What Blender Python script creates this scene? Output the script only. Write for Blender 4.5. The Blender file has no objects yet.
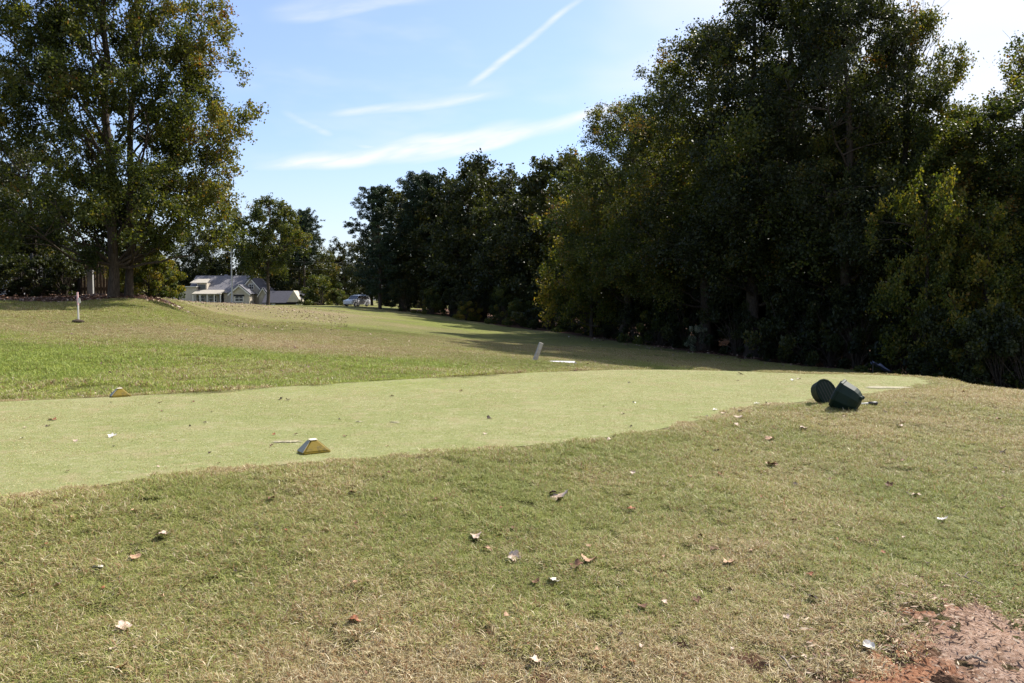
import bpy, bmesh, math
import numpy as np
from mathutils import Vector, Matrix, Euler
D = bpy.data
scn = bpy.context.scene
COL = scn.collection
PI = math.pi

# ------------------------------------------------------------------ camera
F = 820.0
PITCH = math.atan(41.5 / F)
CAMZ = 1.3
cam_d = D.cameras.new('camera'); cam = D.objects.new('camera', cam_d); COL.objects.link(cam)
cam_d.lens = 36 * F / 1024; cam_d.sensor_width = 36; cam_d.clip_start = 0.05; cam_d.clip_end = 6000
cam.location = (0, 0, CAMZ); cam.rotation_euler = (PI / 2 - PITCH, 0, 0)
scn.camera = cam

def P(px, py, Y):
    """the point seen at pixel px,py at ground distance Y"""
    x = (px - 512) / F; u = (341.5 - py) / F
    dy = math.cos(PITCH) + u * math.sin(PITCH); dz = -math.sin(PITCH) + u * math.cos(PITCH)
    t = Y / dy
    return (x * t, Y, CAMZ + dz * t)

# ------------------------------------------------------------------ noise
def _hash(ix, iy, s):
    h = (ix.astype(np.int64) * 374761393 + iy.astype(np.int64) * 668265263 + s * 1442695041) & 0xFFFFFFFF
    h = ((h ^ (h >> 13)) * 1274126177) & 0xFFFFFFFF
    return ((h ^ (h >> 16)) & 0xFFFFFF) / float(0xFFFFFF)
def vn(x, y, sc, s=0):
    x = np.asarray(x, float) / sc + 1000.0; y = np.asarray(y, float) / sc + 1000.0
    ix = np.floor(x); iy = np.floor(y); fx = x - ix; fy = y - iy
    fx = fx * fx * (3 - 2 * fx); fy = fy * fy * (3 - 2 * fy)
    a = _hash(ix, iy, s); b = _hash(ix + 1, iy, s); c = _hash(ix, iy + 1, s); d = _hash(ix + 1, iy + 1, s)
    return (a * (1 - fx) + b * fx) * (1 - fy) + (c * (1 - fx) + d * fx) * fy
def fbm(x, y, sc, s=0, o=4):
    r = 0; a = 0.5; t = 0
    for k in range(o):
        r = r + a * vn(x, y, sc / 2 ** k, s + k * 7); t += a; a *= 0.5
    return r / t
def sstep(a, b, v):
    t = np.clip((np.asarray(v, float) - a) / (b - a), 0, 1); return t * t * (3 - 2 * t)

# ------------------------------------------------------------------ terrain
def teepts():
    near = [(-260, 560), (-120, 526), (0, 499), (60, 492), (120, 483), (200, 473), (280, 465), (360, 459), (440, 453), (520, 447), (600, 439),
            (660, 430), (700, 420), (735, 412), (770, 406), (820, 400), (870, 394), (915, 388), (935, 382)]
    far = [(925, 377.5), (880, 375.3), (800, 373.3), (720, 371), (640, 369.5), (560, 371.5), (500, 374.5), (400, 380), (300, 386), (200, 392.5), (100, 398.0), (0, 402), (-100, 406), (-220, 411), (-340, 416)]
    out = []
    for px, py in near + far:
        x = (px - 512) / F; u = (341.5 - py) / F
        dy = math.cos(PITCH) + u * math.sin(PITCH); dz = -math.sin(PITCH) + u * math.cos(PITCH)
        t = -CAMZ / dz
        out.append((x * t, dy * t))
    return np.array(out)
TEE = teepts()
def smooth_poly(p, n=3):
    for _ in range(n):
        q = np.roll(p, -1, 0)
        p = np.stack([p * .75 + q * .25, p * .25 + q * .75], 1).reshape(-1, 2)
    return p
TEES = smooth_poly(TEE, 2)
def poly_sd(x, y, poly):
    """signed distance, negative inside"""
    x = np.asarray(x, float).ravel(); y = np.asarray(y, float).ravel()
    best = np.full(x.shape, 1e9); inside = np.zeros(x.shape, bool)
    n = len(poly)
    for i in range(n):
        ax, ay = poly[i]; bx, by = poly[(i + 1) % n]
        ex, ey = bx - ax, by - ay
        t = np.clip(((x - ax) * ex + (y - ay) * ey) / (ex * ex + ey * ey + 1e-12), 0, 1)
        d = np.hypot(x - ax - t * ex, y - ay - t * ey); best = np.minimum(best, d)
        c = ((ay > y) != (by > y)) & (x < (bx - ax) * (y - ay) / (by - ay + 1e-12) + ax)
        inside ^= c
    return np.where(inside, -best, best)

CP = []   # control points x,y,z
for px, py, Y in [(0, 400, 11.4), (0, 374, 14), (0, 346, 18), (0, 330, 22.5), (0, 318, 26), (0, 303, 32), (0, 297, 38), (0, 297, 60),
                  (80, 396, 11.9), (80, 372, 14.6), (80, 346, 19), (80, 323, 26), (80, 304, 32.5), (115, 295.5, 35), (115, 294.5, 42),
                  (200, 389, 12.6), (200, 370, 15.5), (200, 345, 21), (200, 318, 38), (200, 305, 52), (200, 302.5, 60), (190, 303, 75),
                  (160, 299, 37), (180, 301, 44), (150, 296, 60), (240, 304, 62), (240, 306, 90),
                  (300, 383, 13.6), (300, 350, 23), (300, 330, 36), (300, 312, 60), (290, 306, 76), (290, 307, 100),
                  (400, 377, 15), (400, 352, 25), (400, 330, 48), (400, 316, 80), (400, 311, 105), (355, 306.5, 115),
                  (500, 372, 18), (537, 363, 22.5), (500, 340, 48), (500, 326, 80), (560, 364, 24), (560, 345, 46), (560, 333, 66), (560, 325, 95),
                  (640, 372, 22), (640, 362, 32), (640, 345, 50), (640, 338, 66),
                  (740, 385, 22), (740, 370, 32), (740, 357, 42), (740, 345, 60),
                  (880, 400, 20), (880, 384, 27), (880, 374, 33), (880, 362, 50), (1020, 440, 18), (1020, 400, 26), (1020, 385, 33), (1020, 370, 50),
                  (1150, 460, 18), (1150, 400, 30), (-150, 400, 11), (-150, 345, 17), (-150, 305, 30), (-300, 345, 17), (-300, 305, 30), (-300, 300, 50),
                  (220, 305, 165), (100, 304, 165), (350, 305, 165), (500, 312, 165), (800, 330, 120), (1100, 340, 100)]:
    CP.append(P(px, py, Y))
# foreground bank
for X in (-6, -4, -2, 0, 2):
    CP += [(X, 3.4, -0.43), (X * .9, 4.4, -0.27), (X, 2.0, -0.55)]
CP += [(-3.2, 5.0, -0.07), (0, 5.9, -.085), (2.2, 7.3, -.10), (-1.5, 5.6, -.07), (1.0, 5.0, -.21), (3.0, 5.5, -.22),
       (3.4, 3.6, -.50), (5, 4.5, -.50), (4.0, 7.4, -.12), (5.2, 9.2, -.04), (6.9, 10.6, -.03), (5.6, 7.2, -.16),
       (7.6, 11.6, -.05), (9.0, 11.0, -.32), (6.6, 12.9, -.02), (8.6, 14.0, -.5), (5.8, 14.6, -.12),
       (4, -4, -.9), (-4, -4, -.9), (20, -10, -1.5), (-20, -10, -.9), (0, -40, -1.5), (30, 5, -2.4), (-25, 5, -0.2), (14, 8, -1.3)]
CP = np.array(CP)
def warp(x, y):
    r = np.hypot(x, y) + 1e-6; k = np.log1p(r / 3.0) / r
    return np.stack([x * k, y * k], -1)
_W = warp(CP[:, 0], CP[:, 1])
def _K(r): return np.where(r > 1e-9, r * r * np.log(r + 1e-12), 0)
_n = len(CP)
_A = np.zeros((_n + 3, _n + 3))
_A[:_n, :_n] = _K(np.linalg.norm(_W[:, None] - _W[None], axis=-1)) + np.eye(_n) * 0.002
_A[:_n, _n] = 1; _A[:_n, _n + 1:] = _W; _A[_n, :_n] = 1; _A[_n + 1:, :_n] = _W.T
_sol = np.linalg.solve(_A, np.concatenate([CP[:, 2], np.zeros(3)]))
def H(x, y):
    x = np.asarray(x, float); y = np.asarray(y, float); shp = x.shape
    x = x.ravel(); y = y.ravel()
    w = warp(x, y); z = np.zeros(x.shape)
    for i in range(0, len(x), 4000):
        ww = w[i:i + 4000]
        z[i:i + 4000] = _K(np.linalg.norm(ww[:, None] - _W[None], axis=-1)) @ _sol[:_n] + _sol[_n] + ww @ _sol[_n + 1:]
    r = np.hypot(x, y)
    far = sstep(150, 320, r); z = z * (1 - far) + 0.2 * far
    sd = poly_sd(x, y, TEES)
    m = sstep(0.0, 1.0, sd)
    lump = (fbm(x, y, 0.55, 3, 3) - .5) * 0.07 * sstep(40, 12, r) + (fbm(x, y, 5, 9, 3) - .5) * 0.22 * sstep(9, 22, r) * sstep(250, 60, r)
    z = (z + lump) * m + 0.0 * (1 - m)
    return z.reshape(shp)
def h(x, y): return float(H(np.array([x]), np.array([y]))[0])
def ground_hit(px, py, y0=2.5, y1=170):
    Ys = np.geomspace(y0, y1, 900)
    pts = np.array([P(px, py, Y) for Y in Ys])
    z = H(pts[:, 0], pts[:, 1])
    below = np.where(pts[:, 2] <= z)[0]
    i = below[0] if len(below) else len(Ys) - 1
    return pts[i, 0], pts[i, 1], z[i]

# ------------------------------------------------------------------ object helpers
def tag(o, label=None, cat=None, group=None, kind=None):
    if label: o['label'] = label
    if cat: o['category'] = cat
    if group: o['group'] = group
    if kind: o['kind'] = kind
    return o
def empty(name, loc=(0, 0, 0), rz=0, label=None, cat=None, group=None):
    o = D.objects.new(name, None); COL.objects.link(o); o.location = loc; o.rotation_euler = (0, 0, rz); o.empty_display_size = .2
    return tag(o, label, cat, group)
def link(name, me, mat=None, parent=None, loc=(0, 0, 0), rz=0):
    o = D.objects.new(name, me); COL.objects.link(o); o.location = loc; o.rotation_euler = (0, 0, rz)
    if mat and not len(me.materials): me.materials.append(mat)
    if parent: o.parent = parent
    return o
def from_bm(name, bm, mat=None, parent=None, smooth=False, loc=(0, 0, 0), rz=0):
    me = D.meshes.new(name); bmesh.ops.recalc_face_normals(bm, faces=bm.faces); bm.to_mesh(me); bm.free()
    if smooth:
        for p in me.polygons: p.use_smooth = True
    return link(name, me, mat, parent, loc, rz)
def np_mesh(name, verts, faces_list, smooth=False):
    """faces_list: list of int arrays (n,k)"""
    me = D.meshes.new(name)
    verts = np.asarray(verts, np.float32)
    me.vertices.add(len(verts)); me.vertices.foreach_set('co', verts.ravel())
    loops = np.concatenate([f.ravel() for f in faces_list]).astype(np.int32)
    tot = np.concatenate([np.full(len(f), f.shape[1], np.int32) for f in faces_list])
    st = np.concatenate([[0], np.cumsum(tot)[:-1]]).astype(np.int32)
    me.loops.add(len(loops)); me.loops.foreach_set('vertex_index', loops)
    me.polygons.add(len(tot)); me.polygons.foreach_set('loop_start', st); me.polygons.foreach_set('loop_total', tot)
    if smooth: me.polygons.foreach_set('use_smooth', np.ones(len(tot), bool))
    me.update(calc_edges=True)
    return me
def set_attr(me, name, vals, dom='POINT'):
    a = me.attributes.new(name, 'FLOAT', dom); a.data.foreach_set('value', np.asarray(vals, np.float32).ravel())

def bm_box(bm, c, s, rot=None, taper=None):
    hx, hy, hz = s[0] / 2, s[1] / 2, s[2] / 2
    vs = []
    for z in (-1, 1):
        for x, y in ((-1, -1), (1, -1), (1, 1), (-1, 1)):
            k = 1 if (z < 0 or not taper) else taper
            v = Vector((x * hx * k, y * hy * k, z * hz))
            if rot: v = rot @ v
            vs.append(bm.verts.new(v + Vector(c)))
    for f in ((0, 3, 2, 1), (4, 5, 6, 7), (0, 1, 5, 4), (1, 2, 6, 5), (2, 3, 7, 6), (3, 0, 4, 7)):
        bm.faces.new([vs[i] for i in f])
def bm_prism(bm, pts, d0, d1, axis='y'):
    """pts 2D (x,z) polygon extruded along y from d0 to d1 (axis y) or (y,z) along x"""
    a = []; b = []
    for u, w in pts:
        if axis == 'y': a.append(bm.verts.new((u, d0, w))); b.append(bm.verts.new((u, d1, w)))
        else: a.append(bm.verts.new((d0, u, w))); b.append(bm.verts.new((d1, u, w)))
    n = len(pts)
    bm.faces.new(a); bm.faces.new(b[::-1])
    for i in range(n):
        j = (i + 1) % n; bm.faces.new((a[i], b[i], b[j], a[j]))
def tube(pts, rad, n=6, cap=True):
    pts = np.asarray(pts, float); rad = np.asarray(rad, float) * np.ones(len(pts)); m = len(pts)
    t = np.gradient(pts, axis=0); t /= np.linalg.norm(t, axis=1, keepdims=True) + 1e-9
    ref = np.array([0.31, 0.17, 0.93]) if abs(t[0, 2]) < .9 else np.array([0.9, 0.3, 0.1])
    u = np.cross(t, ref); u /= np.linalg.norm(u, axis=1, keepdims=True) + 1e-9; w = np.cross(t, u)
    a = np.linspace(0, 2 * PI, n, endpoint=False)
    v = (pts[:, None] + rad[:, None, None] * (np.cos(a)[None, :, None] * u[:, None] + np.sin(a)[None, :, None] * w[:, None])).reshape(-1, 3)
    i = np.arange(m - 1)[:, None] * n; j = np.arange(n)[None]; k = (j + 1) % n
    f = np.stack([i + j, i + k, i + n + k, i + n + j], -1).reshape(-1, 4)
    return v, f
class TubeSet:
    def __init__(s): s.v = []; s.f = []; s.n = 0
    def add(s, pts, rad, n=6):
        v, f = tube(pts, rad, n); s.v.append(v); s.f.append(f + s.n); s.n += len(v)
    def mesh(s, name): return np_mesh(name, np.concatenate(s.v), [np.concatenate(s.f)], True)
def curve(a, b, bend=(0, 0, 0), n=6, wob=0, rng=None):
    a = np.array(a, float); b = np.array(b, float); t = np.linspace(0, 1, n)[:, None]
    p = a * (1 - t) + b * t + np.array(bend) * (4 * t * (1 - t))
    if wob: 
        w = rng.normal(0, wob, (n, 3)); w[0] = 0; w[-1] = 0; p = p + w
    return p

# ------------------------------------------------------------------ materials
def newmat(name):
    m = D.materials.new(name); m.use_nodes = True; nt = m.node_tree; nt.nodes.clear(); return m, nt
def N(nt, t, **kw):
    n = nt.nodes.new(t)
    for k, v in kw.items(): setattr(n, k, v)
    return n
def setin(nt, sock, v):
    if isinstance(v, bpy.types.NodeSocket): nt.links.new(v, sock)
    elif isinstance(v, (tuple, list)) and len(v) == 3 and sock.type == 'RGBA': sock.default_value = (*v, 1)
    else: sock.default_value = v
def M(nt, op, a, b=0.0, c=None, clamp=False):
    n = N(nt, 'ShaderNodeMath', operation=op, use_clamp=clamp)
    setin(nt, n.inputs[0], a); setin(nt, n.inputs[1], b)
    if c is not None: setin(nt, n.inputs[2], c)
    return n.outputs[0]
def MIX(nt, f, a, b, mode='MIX'):
    n = N(nt, 'ShaderNodeMix', data_type='RGBA', blend_type=mode)
    setin(nt, n.inputs[0], f); setin(nt, n.inputs[6], a); setin(nt, n.inputs[7], b); return n.outputs[2]
def NOISE(nt, vec, scale, detail=3, rough=.55, dist=0):
    n = N(nt, 'ShaderNodeTexNoise'); setin(nt, n.inputs['Vector'], vec); n.inputs['Scale'].default_value = scale
    n.inputs['Detail'].default_value = detail; n.inputs['Roughness'].default_value = rough; n.inputs['Distortion'].default_value = dist
    return n.outputs['Fac']
def ATTR(nt, name, typ='GEOMETRY'):
    n = N(nt, 'ShaderNodeAttribute', attribute_type=typ, attribute_name=name); return n.outputs['Fac']
def RAMP(nt, fac, stops):
    n = N(nt, 'ShaderNodeValToRGB'); setin(nt, n.inputs[0], fac); el = n.color_ramp.elements
    while len(el) < len(stops): el.new(.5)
    for e, (p, c) in zip(el, stops): e.position = p; e.color = (*c, 1)
    return n.outputs[0]
def SM(nt, v, a, b):
    n = N(nt, 'ShaderNodeMapRange', interpolation_type='SMOOTHSTEP'); setin(nt, n.inputs[0], v); n.inputs[1].default_value = a; n.inputs[2].default_value = b
    return n.outputs[0]
def BSDF(nt, col, rough=.8, spec=.3, bump=None, strength=.4, dist=.01, metal=0, coat=0):
    b = N(nt, 'ShaderNodeBsdfPrincipled'); setin(nt, b.inputs['Base Color'], col); setin(nt, b.inputs['Roughness'], rough)
    b.inputs['Specular IOR Level'].default_value = spec; b.inputs['Metallic'].default_value = metal; b.inputs['Coat Weight'].default_value = coat
    if bump is not None:
        u = N(nt, 'ShaderNodeBump'); u.inputs['Strength'].default_value = strength; u.inputs['Distance'].default_value = dist
        nt.links.new(bump, u.inputs['Height']); nt.links.new(u.outputs[0], b.inputs['Normal'])
    return b
def OUT(nt, sh):
    o = N(nt, 'ShaderNodeOutputMaterial'); nt.links.new(sh if isinstance(sh, bpy.types.NodeSocket) else sh.outputs[0], o.inputs[0])
def POS(nt): return N(nt, 'ShaderNodeNewGeometry').outputs['Position']
def OBJC(nt): return N(nt, 'ShaderNodeTexCoord').outputs['Object']
def simple(name, c, rough=.7, var=.25, scale=6, spec=.3, bump=.2, metal=0, coat=0, c2=None):
    m, nt = newmat(name); p = OBJC(nt); n = NOISE(nt, p, scale, 4); n2 = NOISE(nt, p, scale * 9, 3)
    c2 = c2 or tuple(v * (1 - var) for v in c)
    col = MIX(nt, SM(nt, M(nt, 'ADD', M(nt, 'MULTIPLY', n, .7), M(nt, 'MULTIPLY', n2, .3)), .38, .62), c2, c)
    OUT(nt, BSDF(nt, col, rough, spec, n2, bump, .01, metal, coat)); return m

def grass_color(nt, tint, dry, lush):
    """tint: random 0..1 per blade or noise; dry, lush: region attributes"""
    green = MIX(nt, lush, RAMP(nt, tint, [(0, (.080, .100, .028)), (.5, (.135, .152, .040)), (1, (.19, .19, .055))]),
                RAMP(nt, tint, [(0, (.085, .125, .024)), (.5, (.155, .190, .036)), (1, (.25, .265, .06))]))
    straw = RAMP(nt, M(nt, 'FRACT', M(nt, 'MULTIPLY', tint, 7.3)), [(0, (.13, .07, .035)), (.22, (.20, .13, .065)), (.5, (.22, .19, .10)), (.85, (.31, .26, .16)), (1, (.48, .42, .31))])
    f = SM(nt, M(nt, 'SUBTRACT', dry, tint), -.16, .16)
    return MIX(nt, f, green, straw)
def mat_blade(name, bright=1.0):
    m, nt = newmat(name)
    tint = ATTR(nt, 'tint'); dry = ATTR(nt, 'dry', 'INSTANCER'); lush = ATTR(nt, 'lush', 'INSTANCER')
    col = grass_color(nt, tint, dry, lush)
    if bright != 1: col = MIX(nt, 1, col, (bright,) * 3, 'MULTIPLY')
    d = BSDF(nt, col, .55, .25); t = N(nt, 'ShaderNodeBsdfTranslucent'); nt.links.new(col, t.inputs[0])
    x = N(nt, 'ShaderNodeMixShader'); x.inputs[0].default_value = .35
    nt.links.new(d.outputs[0], x.inputs[1]); nt.links.new(t.outputs[0], x.inputs[2]); OUT(nt, x); return m
def mat_ground():
    m, nt = newmat('turf_ground'); p = POS(nt)
    fine = NOISE(nt, p, 28, 5, .7); mid = NOISE(nt, p, 5, 4, .6); huge = NOISE(nt, p, .6, 3)
    tint = SM(nt, M(nt, 'ADD', M(nt, 'MULTIPLY', fine, .65), M(nt, 'MULTIPLY', mid, .35)), .34, .66)
    col = grass_color(nt, tint, ATTR(nt, 'dry'), ATTR(nt, 'lush'))
    col = MIX(nt, 1, MIX(nt, M(nt, 'MULTIPLY', SM(nt, huge, .35, .65), .3), col, (.15, .15, .065)), RAMP(nt, mid, [(.3, (.62, .62, .6)), (.7, (.98, .96, .92))]), 'MULTIPLY')
    soil = RAMP(nt, fine, [(.3, (.16, .085, .05)), (.6, (.34, .20, .13)), (.75, (.42, .30, .22))])
    col = MIX(nt, SM(nt, M(nt, 'ADD', ATTR(nt, 'bare'), M(nt, 'SUBTRACT', mid, .5)), .35, .65), col, soil)
    litter = RAMP(nt, fine, [(.35, (.035, .018, .012)), (.55, (.09, .048, .03)), (.7, (.2, .11, .075))])
    col = MIX(nt, SM(nt, M(nt, 'ADD', ATTR(nt, 'litter'), M(nt, 'MULTIPLY', M(nt, 'SUBTRACT', mid, .5), .8)), .4, .6), col, litter)
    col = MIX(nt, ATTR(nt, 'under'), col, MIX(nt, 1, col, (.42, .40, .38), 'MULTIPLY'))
    OUT(nt, BSDF(nt, col, .95, .1, fine, .9, .05)); return m
def mat_tee():
    m, nt = newmat('mown_turf'); p = POS(nt)
    fine = NOISE(nt, p, 60, 5, .75); mid = NOISE(nt, p, 6, 6, .75); big = NOISE(nt, p, .8, 5, .7); mot = NOISE(nt, p, 11, 4, .7)
    a = RAMP(nt, fine, [(.3, (.120, .138, .046)), (.5, (.19, .208, .078)), (.7, (.27, .28, .118))])
    fine2 = NOISE(nt, p, 170, 3, .7)
    b = RAMP(nt, fine, [(.3, (.19, .185, .085)), (.5, (.27, .265, .135)), (.7, (.36, .35, .20))])
    f = SM(nt, M(nt, 'ADD', M(nt, 'MULTIPLY', mid, .5), M(nt, 'MULTIPLY', big, .6)), .44, .74)
    col = MIX(nt, M(nt, 'MULTIPLY', f, .85), a, b)
    col = MIX(nt, 1, col, RAMP(nt, fine2, [(.3, (.62, .64, .6)), (.7, (1.25, 1.22, 1.2))]), 'MULTIPLY')
    col = MIX(nt, M(nt, 'MULTIPLY', SM(nt, mot, .54, .70), .42), col, (.40, .37, .27))
    col = MIX(nt, M(nt, 'MULTIPLY', SM(nt, mot, .46, .32), .25), col, (.075, .115, .03))
    worn = NOISE(nt, p, 2.1, 5, .72)
    col = MIX(nt, M(nt, 'MULTIPLY', SM(nt, worn, .50, .66), .55), col, (.27, .225, .13))
    col = MIX(nt, M(nt, 'MULTIPLY', SM(nt, worn, .46, .34), .2), col, (.11, .155, .045))
    OUT(nt, BSDF(nt, col, .9, .15, fine, .8, .012)); return m
def mat_soil():
    m, nt = newmat('bare_clay'); p = POS(nt)
    fine = NOISE(nt, p, 45, 6, .75); mid = NOISE(nt, p, 3.2, 4, .6, 1.2); big = NOISE(nt, p, 9, 4, .6)
    red = RAMP(nt, fine, [(.3, (.09, .035, .018)), (.5, (.27, .125, .07)), (.65, (.44, .26, .165))])
    gry = RAMP(nt, fine, [(.3, (.16, .09, .06)), (.5, (.32, .215, .16)), (.68, (.44, .33, .27))])
    mask = SM(nt, M(nt, 'ADD', ATTR(nt, 'sand'), M(nt, 'MULTIPLY', M(nt, 'SUBTRACT', mid, .5), 2.2)), .2, .8)
    col = MIX(nt, mask, red, gry)
    col = MIX(nt, M(nt, 'MULTIPLY', SM(nt, big, .53, .68), .6), col, (.12, .07, .04))
    OUT(nt, BSDF(nt, col, .95, .1, M(nt, 'ADD', fine, big), 1.0, .02)); return m
def mat_leaf(name, ramp, trans=.35, rough=.5, spec=.28):
    m, nt = newmat(name)
    tint = ATTR(nt, 'tint'); oi = N(nt, 'ShaderNodeObjectInfo')
    t2 = M(nt, 'ADD', tint, M(nt, 'MULTIPLY', M(nt, 'SUBTRACT', oi.outputs['Random'], .5), .22), clamp=True)
    col = RAMP(nt, t2, ramp)
    d = BSDF(nt, col, rough, spec)
    t = N(nt, 'ShaderNodeBsdfTranslucent'); nt.links.new(MIX(nt, 1, col, (1.5, 1.4, .5), 'MULTIPLY'), t.inputs[0])
    x = N(nt, 'ShaderNodeMixShader'); x.inputs[0].default_value = trans
    nt.links.new(d.outputs[0], x.inputs[1]); nt.links.new(t.outputs[0], x.inputs[2]); OUT(nt, x); return m
LEAF_GREEN = mat_leaf('leaf_autumn_green', [(0, (.022, .034, .011)), (.3, (.048, .066, .016)), (.6, (.092, .105, .024)), (.8, (.15, .135, .03)), (.92, (.20, .12, .035)), (1, (.16, .07, .03))], .45)
LEAF_DARK = mat_leaf('leaf_dark', [(0, (.014, .021, .008)), (.5, (.034, .044, .013)), (.8, (.065, .072, .018)), (1, (.12, .09, .025))], .35)
LEAF_GOLD = mat_leaf('leaf_gold', [(0, (.03, .05, .012)), (.35, (.08, .10, .018)), (.7, (.20, .17, .03)), (1, (.26, .14, .04))], .5)
NEEDLE = mat_leaf('pine_needle', [(0, (.013, .028, .016)), (.6, (.024, .045, .02)), (1, (.05, .07, .03))], .12)
FLOWER = mat_leaf('pale_leaf', [(0, (.07, .09, .05)), (.5, (.25, .27, .20)), (1, (.5, .5, .44))], .3)
def mat_bark():
    m, nt = newmat('bark'); p = OBJC(nt); mp = N(nt, 'ShaderNodeMapping'); mp.inputs['Scale'].default_value = (6, 6, 1.2); nt.links.new(p, mp.inputs[0])
    n = NOISE(nt, mp.outputs[0], 3, 6, .7, 1); col = RAMP(nt, n, [(.3, (.022, .018, .014)), (.55, (.07, .055, .042)), (.75, (.14, .115, .09))])
    OUT(nt, BSDF(nt, col, .9, .2, n, 1, .04)); return m
BARK = mat_bark()

# ------------------------------------------------------------------ ground sheet
radii = [0.0]
r = .5
while r < 3000: radii.append(r); r *= 1.032
radii = np.array(radii[1:])
ang = np.concatenate([np.radians(np.arange(-50, 50.01, .38)), np.radians(np.arange(54, 306, 4.0))])  # from +Y clockwise
na = len(ang); nr = len(radii)
R_, A_ = np.meshgrid(radii, ang, indexing='ij')
gx = R_ * np.sin(A_); gy = R_ * np.cos(A_)
gz = H(gx, gy)
V = np.stack([gx, gy, gz], -1).reshape(-1, 3)
i = np.arange(nr - 1)[:, None] * na; j = np.arange(na)[None]; k = (j + 1) % na
faces = np.stack([i + j, i + na + j, i + na + k, i + k], -1).reshape(-1, 4)
c0 = len(V); V = np.vstack([V, [0, 0, h(0.001, 0.001)]])
fan = np.stack([np.full(na, c0), np.arange(na), (np.arange(na) + 1) % na], -1)
gme = np_mesh('ground', V, [faces, fan], True)

MULCH = smooth_poly(np.array([(-26, 33.5), (-21, 32.6), (-17.5, 33.2), (-15.9, 34.2), (-15.0, 35.8), (-15.4, 38), (-18, 43), (-28, 50), (-36, 44), (-34, 34)]), 2)
WOODS = smooth_poly(np.array([(-17.5, 120), (-9.5, 103), (-4, 88), (2, 72), (6.2, 57), (9, 47), (12, 39.5), (14.5, 34.5), (17, 30.5), (20, 27.5), (30, 22), (90, 20), (120, 90), (60, 220), (-10, 240)]), 2)
def region(x, y):
    x = np.asarray(x, float); y = np.asarray(y, float); r = np.hypot(x, y)
    dry = .31 + (fbm(x, y, 3.0, 11, 4) - .5) * 1.0 + (fbm(x, y, .7, 12, 3) - .5) * .6
    lush = np.zeros(x.shape)
    sd = poly_sd(x, y, TEES)
    farz = sstep(9, 13, y) * (y > 0)
    # beyond the tee: green face of the bank on the left, drier mound top
    u = x / np.maximum(y, .1)
    bank = sstep(10.5, 12.5, y) * sstep(24, 16.5, y - 1.5 * (fbm(x, y, 3, 21) - .5) * 2 + np.clip(x + 5, 0, 8) * -.15) * sstep(3.0, -1.0, x)
    lush = np.clip(bank * (fbm(x, y, 2.6, 5) * 1.5 + .22) * 1.1, 0, 1)
    lush = np.maximum(lush, .75 * sstep(.5, .62, fbm(x, y, 9, 31, 3)) * sstep(24, 30, y))
    dryf = .34 + (fbm(x, y, 7, 41, 4) - .5) * .9 + (fbm(x, y, 1.6, 42, 3) - .5) * .3
    band = np.exp(-((y - (24.5 + .10 * x)) / 2.8) ** 2) * sstep(1, -5, x)
    crest = sstep(40, 52, y) * sstep(95, 62, y) * sstep(-8, -12, x) 
    crest = np.maximum(crest, sstep(.16, .05, np.abs(u + .31 + .0 * y)) * sstep(33, 40, y) * sstep(80, 60, y) * .9)
    dryf = dryf + band * .10 + crest * .22
    dryf = dryf * (1 - bank) + bank * (.18 + (fbm(x, y, 1.6, 43, 3) - .5) * .95)
    dry = dry * (1 - farz) + dryf * farz
    dry = np.where((y < 12) & (y > 0), dry + .10 * sstep(1.5, 6, x), dry)
    bare = sstep(-.47, -.56, np.zeros_like(x) + 0) * 0
    low = sstep(4.35, 3.6, y + .5 * (fbm(x, y, .5, 61) - .5)) * sstep(-1.8, .5, x)
    bare = np.clip(low * (fbm(x, y, .35, 62, 3) * 1.5 - .35), 0, .7)
    dry = dry + low * .35
    edge = np.exp(-(sd / .12) ** 2) * (y < 11)
    dry = dry + edge * .35 + np.exp(-((sd - .1) / .25) ** 2) * (y > 10.5) * .55 * sstep(4, 0, x)
    sw = poly_sd(x, y, WOODS); sm = poly_sd(x, y, MULCH)
    litter0 = np.clip(low * fbm(x, y, .16, 65, 3) * 1.9 - .5, 0, .8)
    litter = np.maximum(sstep(1.5, -1.5, sw), sstep(.6, -.4, sm))
    litter = np.maximum(litter, litter0)
    return np.clip(dry, .02, 1), lush, bare, litter
dry, lush, bare, litter = region(V[:, 0], V[:, 1])
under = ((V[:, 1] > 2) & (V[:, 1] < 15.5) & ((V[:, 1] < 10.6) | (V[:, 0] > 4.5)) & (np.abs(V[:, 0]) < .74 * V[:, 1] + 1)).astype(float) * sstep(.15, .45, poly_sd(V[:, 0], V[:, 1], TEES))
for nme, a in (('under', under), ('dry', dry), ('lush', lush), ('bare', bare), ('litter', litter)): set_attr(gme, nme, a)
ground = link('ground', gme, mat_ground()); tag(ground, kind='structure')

# tee surface
tp = [Vector((x, y, 0)) for x, y in TEES]
from mathutils.geometry import tessellate_polygon
tri = tessellate_polygon([tp])
tme = np_mesh('tee_turf', np.array([(v.x, v.y, .005) for v in tp]), [np.array([t for t in tri])])
if sum(p.normal.z for p in tme.polygons) < 0:
    bmf = bmesh.new(); bmf.from_mesh(tme); bmesh.ops.reverse_faces(bmf, faces=bmf.faces); bmf.to_mesh(tme); bmf.free()
tee = link('tee_turf', tme, mat_tee()); tag(tee, kind='structure')

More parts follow.
